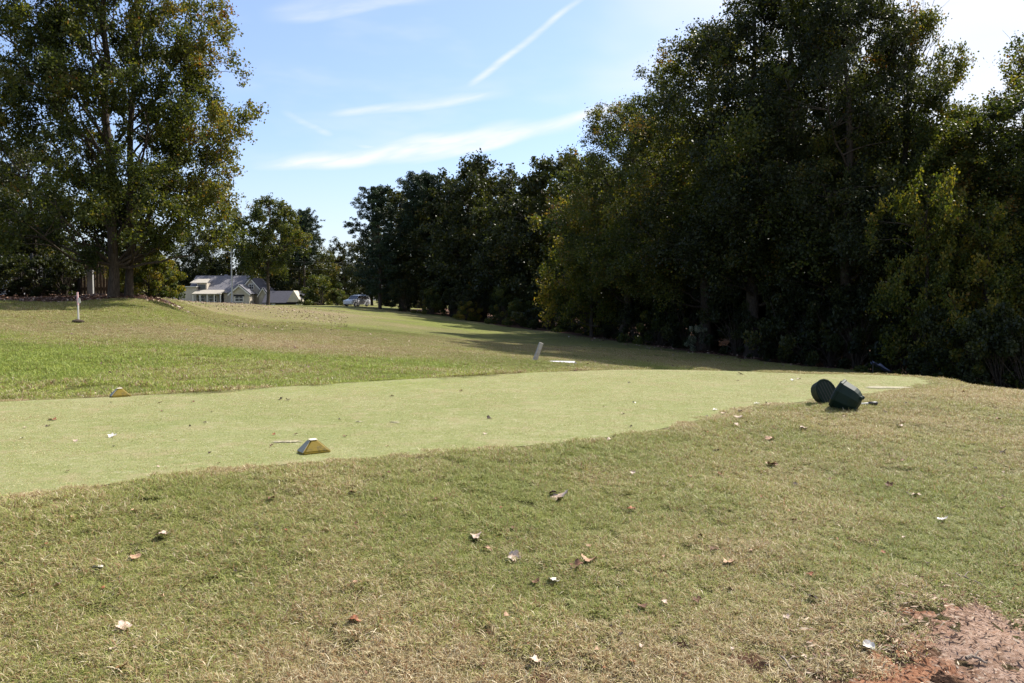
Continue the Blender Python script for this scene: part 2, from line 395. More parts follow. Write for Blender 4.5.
# bare clay patch, lower right
g = .03
xs = np.arange(1.2, 5.2, g); ys = np.arange(2.2, 5.6, g)
X, Y = np.meshgrid(xs, ys, indexing='ij')
SOIL = np.array([ground_hit(*q)[:2] for q in [(838, 700), (842, 655), (856, 634), (900, 618), (922, 600), (962, 596), (1000, 612), (1040, 628), (1130, 660)]] + [(4.6, 2.5), (1.6, 2.5)])
sdS = poly_sd(X.ravel(), Y.ravel(), SOIL).reshape(X.shape) + (fbm(X, Y, .20, 71, 4) - .5) * .42
Z = H(X, Y) + .006 - .05 * sstep(-.06, .10, sdS) + (fbm(X, Y, .10, 73, 4) - .5) * .035 * sstep(.08, -.1, sdS)
nx, ny = X.shape
ii = (np.arange(nx - 1)[:, None] * ny + np.arange(ny - 1)[None])
keep = (sdS[:-1, :-1] < .14).ravel()
fs = np.stack([ii, ii + ny, ii + ny + 1, ii + 1], -1).reshape(-1, 4)[keep]
sme = np_mesh('bare_soil', np.stack([X, Y, Z], -1).reshape(-1, 3), [fs], True)
sand = np.clip((X / Y - .535) * 7 + .5, 0, 1)
set_attr(sme, 'sand', sand.ravel())
soil = link('bare_soil', sme, mat_soil()); tag(soil, kind='structure')

# ------------------------------------------------------------------ grass
def blade_tile(name, size, n, L, W, lean, seed, mat, camp=1.0):
    rng = np.random.default_rng(seed)
    x = rng.uniform(-size / 2, size / 2, n) + rng.normal(0, size * .06, n); y = rng.uniform(-size / 2, size / 2, n) + rng.normal(0, size * .06, n)
    cl = sstep(.25, .75, fbm(x * 100, y * 100, size * 26, seed, 2)) * camp + .5 * (1 - camp)
    l = L * rng.uniform(.5, 1.25, n) * (.30 + 1.35 * cl)
    a = rng.uniform(0, 2 * PI, n); tl = np.clip(rng.normal(lean, .35, n), -.1, 1.45)
    dx = np.cos(a) * np.sin(tl); dy = np.sin(a) * np.sin(tl); dz = np.cos(tl)
    b = a + PI / 2 + rng.normal(0, .6, n); wx = np.cos(b) * W; wy = np.sin(b) * W
    base = np.stack([x, y, np.full(n, -.004) + rng.uniform(0, L * .3, n)], -1); d = np.stack([dx, dy, dz], -1) * l[:, None]
    w = np.stack([wx, wy, np.zeros(n)], -1) * rng.uniform(.6, 1.2, n)[:, None]
    mid = base + d * .55; tip = base + d + np.stack([dx * l * .3, dy * l * .3, -l * .22], -1)
    v = np.stack([base - w / 2, base + w / 2, mid + w * .45, mid - w * .45, tip], 1).reshape(-1, 3)
    i = np.arange(n)[:, None] * 5
    me = np_mesh(name, v, [i + np.array([[0, 1, 2, 3]]), i + np.array([[3, 2, 4]])])
    t = np.clip(rng.uniform(0, 1, n) * .8 + (cl - .5) * -.35 + .1, 0, 1)
    set_attr(me, 'tint', np.concatenate([t, t]), 'FACE')
    me.materials.append(mat); return D.objects.new(name, me)
def gn_scatter(o, variants):
    ng = D.node_groups.new('scatter', 'GeometryNodeTree')
    ng.interface.new_socket('Geometry', in_out='INPUT', socket_type='NodeSocketGeometry'); ng.interface.new_socket('Geometry', in_out='OUTPUT', socket_type='NodeSocketGeometry')
    gi = ng.nodes.new('NodeGroupInput'); go = ng.nodes.new('NodeGroupOutput')
    jn = ng.nodes.new('GeometryNodeJoinGeometry')
    for v in variants:
        oi = ng.nodes.new('GeometryNodeObjectInfo'); oi.inputs['Object'].default_value = v; oi.inputs['As Instance'].default_value = True
        ng.links.new(oi.outputs['Geometry'], jn.inputs[0])
    ip = ng.nodes.new('GeometryNodeInstanceOnPoints'); ip.inputs['Pick Instance'].default_value = True
    def na_(name, t):
        a = ng.nodes.new('GeometryNodeInputNamedAttribute'); a.data_type = t; a.inputs['Name'].default_value = name; return a.outputs['Attribute']
    m2p = ng.nodes.new('GeometryNodeMeshToPoints')
    ng.links.new(gi.outputs[0], m2p.inputs[0]); ng.links.new(m2p.outputs[0], ip.inputs['Points'])
    ng.links.new(jn.outputs[0], ip.inputs['Instance']); ng.links.new(na_('idx', 'INT'), ip.inputs['Instance Index'])
    ng.links.new(na_('rot', 'FLOAT_VECTOR'), ip.inputs['Rotation']); ng.links.new(na_('scl', 'FLOAT'), ip.inputs['Scale'])
    ng.links.new(ip.outputs[0], go.inputs[0])
    md = o.modifiers.new('scatter', 'NODES'); md.node_group = ng
def scatter(name, x, y, z, variants, scl, seed, label, dryadd=0, mat=None):
    rng = np.random.default_rng(seed); n = len(x)
    me = D.meshes.new(name); me.vertices.add(n); me.vertices.foreach_set('co', np.stack([x, y, z], -1).astype(np.float32).ravel())
    e = .15; gxn = (H(x + e, y) - H(x - e, y)) / (2 * e); gyn = (H(x, y + e) - H(x, y - e)) / (2 * e)
    rot = np.zeros((n, 3)); sp = rng.uniform(0, 2 * PI, n)
    for q in range(n):
        nn = Vector((-gxn[q], -gyn[q], 1)).normalized()
        rot[q] = (nn.to_track_quat('Z', 'Y') @ Euler((0, 0, sp[q])).to_quaternion()).to_euler()
    a = me.attributes.new('rot', 'FLOAT_VECTOR', 'POINT'); a.data.foreach_set('vector', rot.astype(np.float32).ravel())
    a = me.attributes.new('idx', 'INT', 'POINT'); a.data.foreach_set('value', rng.integers(0, len(variants), n).astype(np.int32))
    set_attr(me, 'scl', scl * rng.uniform(.8, 1.2, n) * (.72 + .56 * fbm(x, y, .5, 88, 2)) * (sstep(-.18, .42, poly_sd(x, y, TEES)) * .35 + .65 if name == 'rough_grass' else 1))
    d, l, b, li = region(x, y)
    set_attr(me, 'dry', np.clip(d + dryadd, 0, 1)); set_attr(me, 'lush', l)
    o = link(name, me); tag(o, label, 'grass', kind='stuff'); gn_scatter(o, variants); 
    if mat: o.data.materials.append(mat)
    return o
BL = mat_blade('grass_blade', 1.9); BLF = mat_blade('fairway_blade', 1.6); BLT = mat_blade('mown_blade', 1.95)
def jgrid(x0, x1, y0, y1, s, seed, jit=.45):
    rng = np.random.default_rng(seed)
    a, b = np.meshgrid(np.arange(x0, x1, s), np.arange(y0, y1, s), indexing='ij')
    return (a + rng.uniform(-jit, jit, a.shape) * s).ravel(), (b + rng.uniform(-jit, jit, b.shape) * s).ravel()
near_t = [blade_tile('grass_tile', .28, 2000, .034, .0034, .95, s, BL) for s in range(6)]
x, y = jgrid(-9, 11, 2.3, 15.5, .17, 1)
k = (np.abs(x) < .74 * y + 1.2) & (poly_sd(x, y, TEES) > -.10 + .16 * vn(x, y, .25, 14)) & ((poly_sd(x, y, SOIL) > -.04 + .30 * (fbm(x, y, .35, 5) - .5)) | ((poly_sd(x, y, SOIL) > -.45) & (vn(x * 50, y * 50, 3, 8) > .93))) & ((y < 10.6) | (x > 4.5))
x, y = x[k], y[k]; rg_ = region(x, y); bb = np.maximum(rg_[2], rg_[3]); k = np.random.default_rng(5).uniform(0, 1, len(x)) > bb * .72; x, y = x[k], y[k]
scatter('rough_grass', x, y, H(x, y), near_t, 1.0, 2, 'matted olive and straw coloured rough grass on the bank below the tee')
far_t = [blade_tile('grass_tile', .9, 2200, .050, .009, .75, 20 + s, BLF) for s in range(4)]
x, y = jgrid(-34, 34, 10.5, 44, .55, 3)
k = (np.abs(x) < .70 * y + 2) & (poly_sd(x, y, TEES) > .22) & (poly_sd(x, y, WOODS) > 0) & (poly_sd(x, y, MULCH) > 0.2) & ~((x > 4.2) & (y < 16))
x, y = x[k], y[k]
scatter('fairway_grass', x, y, H(x, y), far_t, np.clip(.65 + .35 * region(x, y)[1], 0, 1.0), 4, 'short bright green and tan grass on the mound beyond the tee')
tee_t = [blade_tile('grass_tile', .4, 850, .010, .0035, .9, 40 + s, BLT, .15) for s in range(4)]
x, y = jgrid(-12, 9, 5, 19, .24, 6, .3)
k = (poly_sd(x, y, TEES) < -.12) & (np.abs(x) < .74 * y + 1.2)
x, y = x[k], y[k]
scatter('mown_grass', x, y, np.full(len(x), .005), tee_t, 1.0, 7, 'closely mown pale green turf on the flat tee', dryadd=.14)

# ------------------------------------------------------------------ leaf clouds and trees
def leaf_mesh(name, centers, rads, counts, L, seed, mat, flat=.65, tintc=None, needle=False, asp=.7, twigs=None):
    rng = np.random.default_rng(seed); n = int(np.sum(counts)); idx = np.repeat(np.arange(len(centers)), counts)
    if twigs is not None:
        td, tn_ = twigs; tw = rng.integers(0, tn_, n); dd = td[idx, tw]; rr = rng.uniform(.12, 1.05, n) ** .8
        p = centers[idx] + dd * (rr * rads[idx])[:, None] + rng.normal(0, 1, (n, 3)) * (.05 + .13 * rads[idx])[:, None]
    else:
        d = rng.normal(0, 1, (n, 3)); d /= np.linalg.norm(d, axis=1, keepdims=True); rr = rng.uniform(0, 1, n) ** .45
        p = centers[idx] + d * (rr * rads[idx])[:, None] * np.array([1, 1, flat])
    nrm = rng.normal(0, 1, (n, 3)) + np.array([0, 0, .5]); nrm /= np.linalg.norm(nrm, axis=1, keepdims=True)
    a = np.cross(nrm, rng.normal(0, 1, (n, 3))); a /= np.linalg.norm(a, axis=1, keepdims=True) + 1e-9; b = np.cross(nrm, a)
    l = (L * rng.uniform(.6, 1.3, n))[:, None]; w = l * asp
    v = np.stack([p - a * l * .5, p + b * w * .5 - a * l * .08, p + a * l * .5, p - b * w * .5 - a * l * .08], 1).reshape(-1, 3)
    me = np_mesh(name, v, [np.arange(n)[:, None] * 4 + np.arange(4)[None]])
    t = (tintc if tintc is not None else rng.uniform(0, .6, len(centers)))[idx] + rng.normal(0, .15, n) + (rng.uniform(0, 1, n) < .05) * .3
    set_attr(me, 'tint', np.clip(t, 0, 1), 'FACE'); me.materials.append(mat); return me
def make_tree(seed, Ht, R, base, nclump, nleaf, L, mat, r0=.28, crad=(.7, 1.5), hue=.3, lean=(0, 0), topbare=0, pw=.6, side=None, trunkw=1.0, mamp=1.0, up=.7, ntw=9):
    rng = np.random.default_rng(seed)
    t = rng.uniform(0, 1, nclump) ** .9
    prof = np.sin(PI * (.16 + .80 * t)) ** pw
    a = rng.uniform(0, 2 * PI, nclump)
    mod = 1 + mamp * (.22 * np.sin(2 * a + rng.uniform(0, 6)) + .16 * np.sin(3 * a + t * 7 + rng.uniform(0, 6)) + .12 * np.sin(5 * a - t * 11))
    rr = np.sqrt(rng.uniform(.06, 1, nclump)) * R * prof * mod
    z = base + (Ht - base) * t
    c = np.stack([np.cos(a) * rr + lean[0] * z / Ht, np.sin(a) * rr + lean[1] * z / Ht, z + rng.normal(0, .2, nclump)], -1)
    rad = rng.uniform(*crad, nclump) * (1 - .35 * t)
    k_ = rng.uniform(0, 1, nclump) < .28; rad[k_] *= .6; c[k_, :2] *= 1.05; c[k_, 2] += rng.uniform(-.1, .6, k_.sum()) * (.3 + t[k_])
    ts = TubeSet()
    zz = np.linspace(-.3, Ht * .93, 14); wob = np.cumsum(rng.normal(0, .09, (14, 2)), 0) * (Ht / 18)
    tr = np.stack([wob[:, 0] + lean[0] * zz / Ht, wob[:, 1] + lean[1] * zz / Ht, zz], -1)
    tr[0, :2] = 0; tr[1, :2] *= .5
    rt = r0 * trunkw * (1 - zz.clip(0) / Ht) ** .8 + .03; rt[0] *= 1.25
    ts.add(tr, rt, 10)
    ng = max(10, nclump // 8)
    order = rng.permutation(nclump)
    gc = c[order[:ng]] * np.array([.8, .8, .97]); 
    nodes = []; sprc = []; sprr = []; hashb = rng.uniform(0, 1, nclump)
    tdir = rng.normal(0, 1, (nclump, ntw, 3)); o_ = c - np.array([0, 0, 0]); o_[:, 2] = 0; o_ /= np.linalg.norm(o_, axis=1, keepdims=True) + .01
    tdir = tdir + o_[:, None] * .55 + np.array([0, 0, .35]); tdir /= np.linalg.norm(tdir, axis=2, keepdims=True)
    tdir *= rng.uniform(.6, 1.35, (nclump, ntw, 1))
    for q in range(ng):
        e = gc[q]; hd = math.hypot(e[0], e[1]); zs = max(base * .75, e[2] - hd * rng.uniform(up * .7, up * 1.3)); zs = min(zs, Ht * .85)
        s = np.array([np.interp(zs, zz, tr[:, k]) for k in range(3)]); s[2] = zs
        p = curve(s, e, (0, 0, -hd * .10), 7, .10, rng); rs = .30 * np.interp(zs, zz, rt) + .015
        ts.add(p, np.linspace(rs, .02, 7), 5); nodes.append((p, np.linspace(rs, .02, 7)))
    allp = np.concatenate([p[2:] for p, _ in nodes]); allr = np.concatenate([q[2:] for _, q in nodes])
    for q in range(nclump):
        dd = np.linalg.norm(allp - c[q], axis=1) + np.where(allp[:, 2] > c[q][2], 1.5, 0); m_ = int(np.argmin(dd))
        p = curve(allp[m_], c[q], (0, 0, .1), 5, .05, rng); ts.add(p, np.linspace(min(allr[m_] * .7, .05) + .006, .008, 5), 4)
        for k_ in range(0, ntw, 2):
            ts.add(np.array([c[q], c[q] + tdir[q, k_] * rad[q] * .5 + np.array([0, 0, .04]), c[q] + tdir[q, k_] * rad[q]]), [.010, .007, .004], 3)
        if hashb[q] < .6: sprc.append(p[2] + rng.normal(0, .1, 3)); sprr.append(rad[q] * .55)
    if topbare:
        for q in range(26):
            a0 = rng.uniform(0, 2 * PI); s = tr[rng.integers(9, 13)]; e = s + np.array([math.cos(a0) * 1.6, math.sin(a0) * 1.6, rng.uniform(2.2, 4.6)])
            p = curve(s, e, (0, 0, -.2), 6, .08, rng); ts.add(p, np.linspace(.045, .01, 6), 4)
            for _ in range(3):
                s2 = p[rng.integers(2, 5)]; ts.add(curve(s2, s2 + np.array([rng.normal(0, .6), rng.normal(0, .6), rng.uniform(.6, 1.5)]), (0, 0, 0), 4, .04, rng), [.016, .012, .009, .006], 3)
    w = rad ** 1.8 * rng.uniform(.55, 1.3, nclump); counts = np.maximum(8, (w / w.sum() * nleaf)).astype(int)
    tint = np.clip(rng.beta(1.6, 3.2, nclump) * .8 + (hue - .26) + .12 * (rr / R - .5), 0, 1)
    if side is not None: tint = np.clip(tint + .32 * sstep(.3, 1.0, (c[:, 0] * side[0] + c[:, 1] * side[1]) / R), 0, 1)  # leaf tint shifts towards yellow-brown on the given side of the crown
    ns = len(sprc); sd = rng.normal(0, 1, (ns, ntw, 3)); sd /= np.linalg.norm(sd, axis=2, keepdims=True)
    c2 = np.concatenate([c, np.array(sprc)]); rad2 = np.concatenate([rad, sprr]); cnt2 = np.concatenate([counts, np.full(ns, max(6, int(nleaf / nclump * .22)))])
    tint2 = np.concatenate([tint, np.full(ns, float(np.mean(tint)))])
    return ts.mesh('trunk'), leaf_mesh('crown', c2, rad2, cnt2, L, seed + 1, mat, .85, tint2, twigs=(np.concatenate([tdir, sd]), ntw))
def make_pine(seed, Ht, R, base, L, nleaf, mat):
    rng = np.random.default_rng(seed); ts = TubeSet()
    zz = np.linspace(-.3, Ht, 12); tr = np.stack([np.cumsum(rng.normal(0, .07, 12)), np.cumsum(rng.normal(0, .07, 12)), zz], -1); tr[0, :2] = 0
    ts.add(tr, .26 * (1 - zz.clip(0) / Ht) ** .85 + .02, 8); c = []; rad = []
    nb = 64
    for q in range(nb):
        t = (q / nb) ** .9; z = base + (Ht - base) * t; a = q * 2.4 + rng.normal(0, .3); ln = R * (math.sin(PI * (.22 + .72 * t)) ** .8) * rng.uniform(.55, 1.15)
        s = np.array([np.interp(z, zz, tr[:, 0]), np.interp(z, zz, tr[:, 1]), z]); e = s + np.array([math.cos(a) * ln, math.sin(a) * ln, ln * (.15 + .45 * t)])
        p = curve(s, e, (0, 0, -.12 * ln), 7, .05, rng); ts.add(p, np.linspace(.055, .012, 7), 5)
        for m_ in range(2, 7):
            for s_ in range(2):
                o = p[m_] + rng.normal(0, 1, 3) * np.array([.32, .32, .12]) * (ln / 3); c.append(o); rad.append(rng.uniform(.28, .62)); 
            ts.add(curve(p[m_], c[-1], (0, 0, 0), 3), [.015, .01, .006], 3)
    c = np.array(c); rad = np.array(rad); counts = np.maximum(6, rad ** 2 / np.sum(rad ** 2) * nleaf).astype(int)
    return ts.mesh('trunk'), leaf_mesh('crown', c, rad, counts, L, seed + 1, mat, .6, rng.uniform(0, .7, len(c)), asp=.28)
def make_bush(seed, Ht, R, ncl, nleaf, L, mat, hue=.3):
    rng = np.random.default_rng(seed); t = rng.uniform(0.05, 1, ncl); a = rng.uniform(0, 2 * PI, ncl)
    rr = np.sqrt(rng.uniform(0, 1, ncl)) * R * np.sqrt(1 - (t * .9) ** 2) * (1 + .2 * np.sin(3 * a + seed))
    c = np.stack([np.cos(a) * rr, np.sin(a) * rr, t * Ht * .9], -1); rad = rng.uniform(.22, .5, ncl) * R * .5
    ts = TubeSet()
    for q in range(ncl):
        s = np.array([rng.normal(0, .1), rng.normal(0, .1), -.05]); ts.add(curve(s, c[q], (c[q][0] * -.1, c[q][1] * -.1, .1), 5, .03, rng), np.linspace(.028, .006, 5), 4)
    return ts.mesh('stem'), leaf_mesh('foliage', c, rad, np.full(ncl, nleaf // ncl), L, seed + 1, mat, .8, np.clip(rng.beta(2, 3, ncl) + hue - .4, 0, 1))

def put(kind, proto, x, y, label, cat, group=None, rz=0, s=1.0, sz=None, sxy=None, z=None, parts=('trunk', 'crown')):
    z0 = h(x, y) if z is None else z
    r_ = empty(kind, (x, y, z0 - .03), rz, label, cat, group)
    r_.scale = (sxy or s, sxy or s, sz or s)
    for nme, me in zip(parts, proto):
        o = D.objects.new(nme, me); COL.objects.link(o); o.parent = r_
        if not len(me.materials): me.materials.append(BARK)
    return r_

# protos
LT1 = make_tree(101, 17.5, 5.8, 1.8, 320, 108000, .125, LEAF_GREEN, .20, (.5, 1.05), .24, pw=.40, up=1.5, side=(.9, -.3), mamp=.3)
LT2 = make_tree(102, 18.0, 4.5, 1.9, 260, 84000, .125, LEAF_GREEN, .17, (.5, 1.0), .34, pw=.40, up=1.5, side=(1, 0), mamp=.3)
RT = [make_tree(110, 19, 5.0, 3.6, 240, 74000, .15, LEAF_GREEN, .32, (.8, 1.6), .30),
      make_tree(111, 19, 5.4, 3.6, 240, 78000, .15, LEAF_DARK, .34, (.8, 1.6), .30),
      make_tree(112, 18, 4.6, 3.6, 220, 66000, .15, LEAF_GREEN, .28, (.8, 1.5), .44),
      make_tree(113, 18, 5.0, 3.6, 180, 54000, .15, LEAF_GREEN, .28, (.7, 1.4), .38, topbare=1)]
FT = [make_tree(120, 17, 5.2, 1.2, 170, 30000, .30, LEAF_DARK, .3, (.9, 1.9), .32),
      make_tree(121, 17, 5.6, 1.5, 170, 30000, .30, LEAF_DARK, .3, (.9, 1.9), .45),
      make_tree(122, 16, 4.6, 1.8, 150, 26000, .30, LEAF_GREEN, .3, (.9, 1.8), .40)]
FT.append(make_tree(123, 17, 5.0, 5.2, 170, 30000, .28, LEAF_GREEN, .26, (.8, 1.6), .34))
GOLD = make_tree(130, 8.5, 3.1, 1.0, 90, 20000, .16, LEAF_GOLD, .12, (.6, 1.1), .42)
PINE = make_pine(140, 17, 4.6, 2.0, .34, 42000, NEEDLE)
PINE2 = make_pine(141, 17, 4.0, 7.5, .34, 34000, NEEDLE)
BUSH = [make_bush(150, 2.6, 1.7, 34, 7000, .12, LEAF_DARK, .3), make_bush(151, 2.4, 1.8, 34, 7000, .12, LEAF_GREEN, .3), make_bush(152, 2.3, 1.6, 40, 9000, .10, LEAF_GOLD, .4)]
BUSHW = make_bush(153, 1.6, 1.0, 26, 4500, .09, FLOWER, .3)

def at(px, Y): return ((px - 512) / F * Y)
# big trees left
put('shade_tree', LT1, at(113.5, 34.5), 34.5, 'broad green tree on the left mound, its trunk the left of two close dark trunks', 'tree', 'two big trees on the left mound', .3, sxy=.93)
put('shade_tree', LT2, at(129, 35.3), 35.3, 'tall green tree with yellow-brown right side, its trunk nearest the golden shrub', 'tree', 'two big trees on the left mound', 0, sxy=.83)
put('shade_tree', RT[1], at(-75, 39), 39, 'dark tree at the left picture edge beside the big shade tree', 'tree', None, 2, .85)
put('woodland_tree', FT[0], at(38, 49), 49, 'dark low crowned tree behind the black fence on the left', 'tree', None, 1, .55)
put('woodland_tree', FT[1], at(-65, 47), 47, 'dark low crowned tree behind the fence at the left picture edge', 'tree', None, 3, .6)
put('young_tree', GOLD, at(137, 38), 38, 'thin straight stemmed young tree between the big trunks and the golden shrub', 'tree', None, 1, .42)
put('garden_shrub', BUSH[2], at(152, 37), 37, 'rounded golden green shrub right of the two big trunks', 'shrub', None, 0, s=.85, parts=('stem', 'foliage'))
for q, (px, Y, s) in enumerate([(88, 47, 1.0), (100, 47, .9), (112, 48, 1.0), (124, 47, .9), (140, 49, 1.1), (160, 52, 1.0), (70, 48, 1.1)]):
    put('garden_shrub', BUSH[1], at(px, Y), Y, 'green shrub behind the board fence and the big trunks', 'shrub', 'shrubs behind the board fence', q * 1.1, s, parts=('stem', 'foliage'))
# hedge along the fence on the far left
for q, px in enumerate([-60, -30, -5, 18, 40, 62]):
    put('hedge_shrub', BUSH[0], at(px, 38.2), 38.2 + .3 * (q % 2), 'dark shrub of the hedge in front of the black metal fence', 'shrub', 'hedge shrubs at the left fence', q * 1.3, .78, parts=('stem', 'foliage'))

# woods, front row: px, Y, crown top py, proto, name, label
def topz(px, py, Y): return P(px, py, Y)[2]
rows = [(380, 108, 184, PINE, 17, 'pine_tree', 'spreading pine at the left end of the wood, beside the white car', .0),
        (424, 109, 170, PINE2, 17, 'pine_tree', 'second pine of the wood with a rounded top, right of the spreading pine', .8),
        (452, 106, 170, FT[0], 17, 'woodland_tree', 'dark oak right of the round topped pine', 1.0),
        (484, 100, 155, FT[1], 17, 'woodland_tree', 'dark tree with an airy loose top in the middle of the far wood edge', 2.0),
        (520, 93, 172, FT[0], 17, 'woodland_tree', 'lower dark tree between two taller ones above the leaning post', 3.1),
        (552, 86, 155, FT[1], 17, 'woodland_tree', 'dark round headed tree above and right of the leaning post', 4.0),
        (588, 76, 150, FT[2], 16, 'woodland_tree', 'dark tree just left of the yellowish tree at the wood edge', 5.0),
        (622, 58, 98, RT[0], 19, 'woodland_tree', 'tall olive tree where the wood steps up in height', .4),
        (662, 53, 88, RT[2], 18, 'woodland_tree', 'brownish green tree above the pale flowering bush', 1.2),
        (705, 48, 24, RT[0], 19, 'woodland_tree', 'tall tree whose crown leans out left against the white cloud', 2.2),
        (752, 43, -25, RT[1], 19, 'woodland_tree', 'very tall dark tree rising out of the picture left of the thick black trunk', 3.0),
        (806, 42, -50, RT[0], 19, 'woodland_tree', 'very tall tree directly above the green tubs', 3.9),
        (850, 37.5, -40, RT[1], 19, 'woodland_tree', 'very tall dark tree with the thickest black trunk', 4.9),
        (898, 38, 5, RT[3], 18, 'woodland_tree', 'half bare tree with leafless twigs at its top', .7),
        (972, 35, 100, RT[2], 18, 'woodland_tree', 'shorter open crowned tree against the white sky at the right', 2.8),
        (1036, 36, 30, RT[3], 18, 'woodland_tree', 'open crowned tree at the right picture edge', 1.1),
        (1092, 31, 0, RT[0], 19, 'woodland_tree', 'tree past the right picture edge with branches reaching in', 5.1)]
for px, Y, top, pr, hh, kind, lab, rz in rows:
    x = at(px, Y); z0 = h(x, Y); s = (topz(px, top, Y) - z0) / (hh + .8)
    put(kind, pr, x, Y, lab, 'pine' if 'pine' in kind else 'tree', 'trees along the front edge of the wood', rz, sxy=(.72 if px in (850, 898) else .78 if px in (972, 1040) else max(.82, min(s, 1.05))), sz=s)
put('woodland_tree', GOLD, at(592, 61), 61, 'small yellow green tree lit at the wood edge, left of the tall olive tree', 'tree', None, 1, 1.0, sz=1.25, z=h(at(592, 61), 61))
put('woodland_tree', GOLD, at(985, 30.5), 30.5, 'low golden leaved tree glowing in the sun right of the tubs', 'tree', None, 2, .62, sz=.80)
put('woodland_tree', GOLD, at(925, 31.5), 31.5, 'slim yellow green tree beside the thick black trunk', 'tree', None, 4, .6, sz=.9)
# rows behind
rng = np.random.default_rng(77)
back = []
for px, Y in [(400, 118), (440, 114), (475, 106), (510, 100), (545, 93), (585, 84), (620, 74), (655, 68), (690, 62), (725, 56), (765, 54), (805, 52), (850, 50), (895, 48), (940, 49), (985, 48), (1040, 50), (1100, 46),
              (470, 130), (540, 118), (600, 104), (660, 90), (720, 78), (790, 70), (860, 66), (930, 64), (1000, 64), (1070, 62)]:
    x = at(px, Y) + rng.normal(0, .5); z0 = h(x, Y)
    q = rng.integers(0, 3)
    cap = np.interp(px, [400, 600, 700, 900, 940, 1100], [190, 170, 120, 120, 170, 150])
    s = min(1.0, (topz(px, cap, Y) - z0) / 17.5)
    put('woodland_tree', FT[q], x, Y, 'dark tree standing deep in the wood behind its front row', 'tree', 'trees deep inside the wood', rng.uniform(0, 6), sxy=max(.9, s), sz=s)
# understory
for q, (px, Y) in enumerate([(398, 106), (425, 100), (450, 94), (470, 90), (495, 85), (515, 80), (540, 74), (562, 69), (585, 63), (605, 59), (625, 55), (648, 52), (672, 49.5), (722, 44.5), (745, 42), (770, 40.5), (792, 39),
                             (815, 37.5), (840, 36), (878, 34), (900, 32.6), (925, 30.5), (950, 28.5), (978, 27.5), (1004, 26.5), (1030, 26), (1060, 25.5), (1090, 25),
                             (700, 52), (740, 48), (780, 46), (820, 44), (860, 42), (900, 40), (940, 37), (980, 34), (1020, 33), (640, 58), (600, 67), (560, 78), (520, 88)]):
    Y += rng.normal(0, .3); x = at(px, Y) + .8
    s = rng.uniform(.8, 1.25) * (1.25 if Y > 60 else 1)
    if px > 900: s *= .85
    put('understory_shrub', BUSH[1] if rng.uniform() < .4 else BUSH[0], x, Y, 'dark understory shrub at the foot of the wood', 'shrub', 'shrubs under the edge of the wood', rng.uniform(0, 6), s, sz=s * rng.uniform(.9, 1.5), parts=('stem', 'foliage'))
put('flowering_bush', BUSHW, at(697, 46), 46, 'pale whitish bush at the foot of the dark wood', 'bush', None, 0, .75, sz=1.0, parts=('stem', 'foliage'))
put('understory_shrub', BUSH[2], at(468, 91), 89, 'small light green shrub at the foot of the far wood edge', 'shrub', None, 0, 1.0, parts=('stem', 'foliage'))
# distance: around the house
for q, (px, Y, top, pr, lab) in enumerate([(268, 150, 196, FT[3], 'round headed tree rising in front of the gap between the two far houses'),
                             (232, 178, 205, FT[0], 'dark tree behind the roof of the cream house'), (196, 182, 225, FT[0], 'tree behind the left end of the cream house'),
                             (300, 178, 220, FT[1], 'dark tree right of the round headed tree, behind the garage'), (322, 185, 245, FT[2], 'lower tree between the garage and the white car'),
                             (345, 190, 240, FT[0], 'distant tree above the white car'), (280, 190, 215, FT[0], 'dark tree behind the garage roof'), (160, 185, 235, FT[1], 'distant tree left of the cream house'), 
                             (372, 170, 235, FT[1], 'distant dark tree behind the spreading pine'), (410, 160, 215, FT[0], 'distant dark tree behind the second pine'), (120, 190, 235, FT[0], 'distant tree seen between the big trunks'),
                             (60, 185, 240, FT[2], 'distant tree behind the pale house'), (0, 180, 235, FT[1], 'distant tree at the far left edge')]):
    x = at(px, Y); z0 = h(x, Y); s = (topz(px, top, Y) - z0) / 17.5
    put('distant_tree', pr, x, Y, lab, 'tree', 'distant trees around the houses', q * 1.7, sxy=max(.75, s), sz=s)
put('pine_tree', PINE2, at(305, 175), 175, 'tall thin pine behind the far garage', 'pine', None, 0, sxy=1.0, sz=(topz(305, 212, 175) - .3) / 17)
for q, (px, Y, s) in enumerate([(322, 140, 2.2), (311, 143, 1.3), (337, 139, 1.2), (345, 128, .7)]):
    put('distant_shrub', BUSH[1], at(px, Y), Y, 'green shrub on the far lawn between garage and white car', 'shrub', 'shrubs on the far lawn', q, s, parts=('stem', 'foliage'))
for q, (px, Y, s) in enumerate([(180, 196, 4), (215, 198, 4), (250, 200, 4), (285, 200, 4), (318, 200, 4), (350, 196, 4), (140, 200, 4), (100, 200, 4), (388, 160, 3), (420, 150, 3)]):
    put('distant_shrub', BUSH[0], at(px, Y), Y, 'dark thicket bush far behind the houses', 'shrub', 'thicket behind the houses', q, s, parts=('stem', 'foliage'))

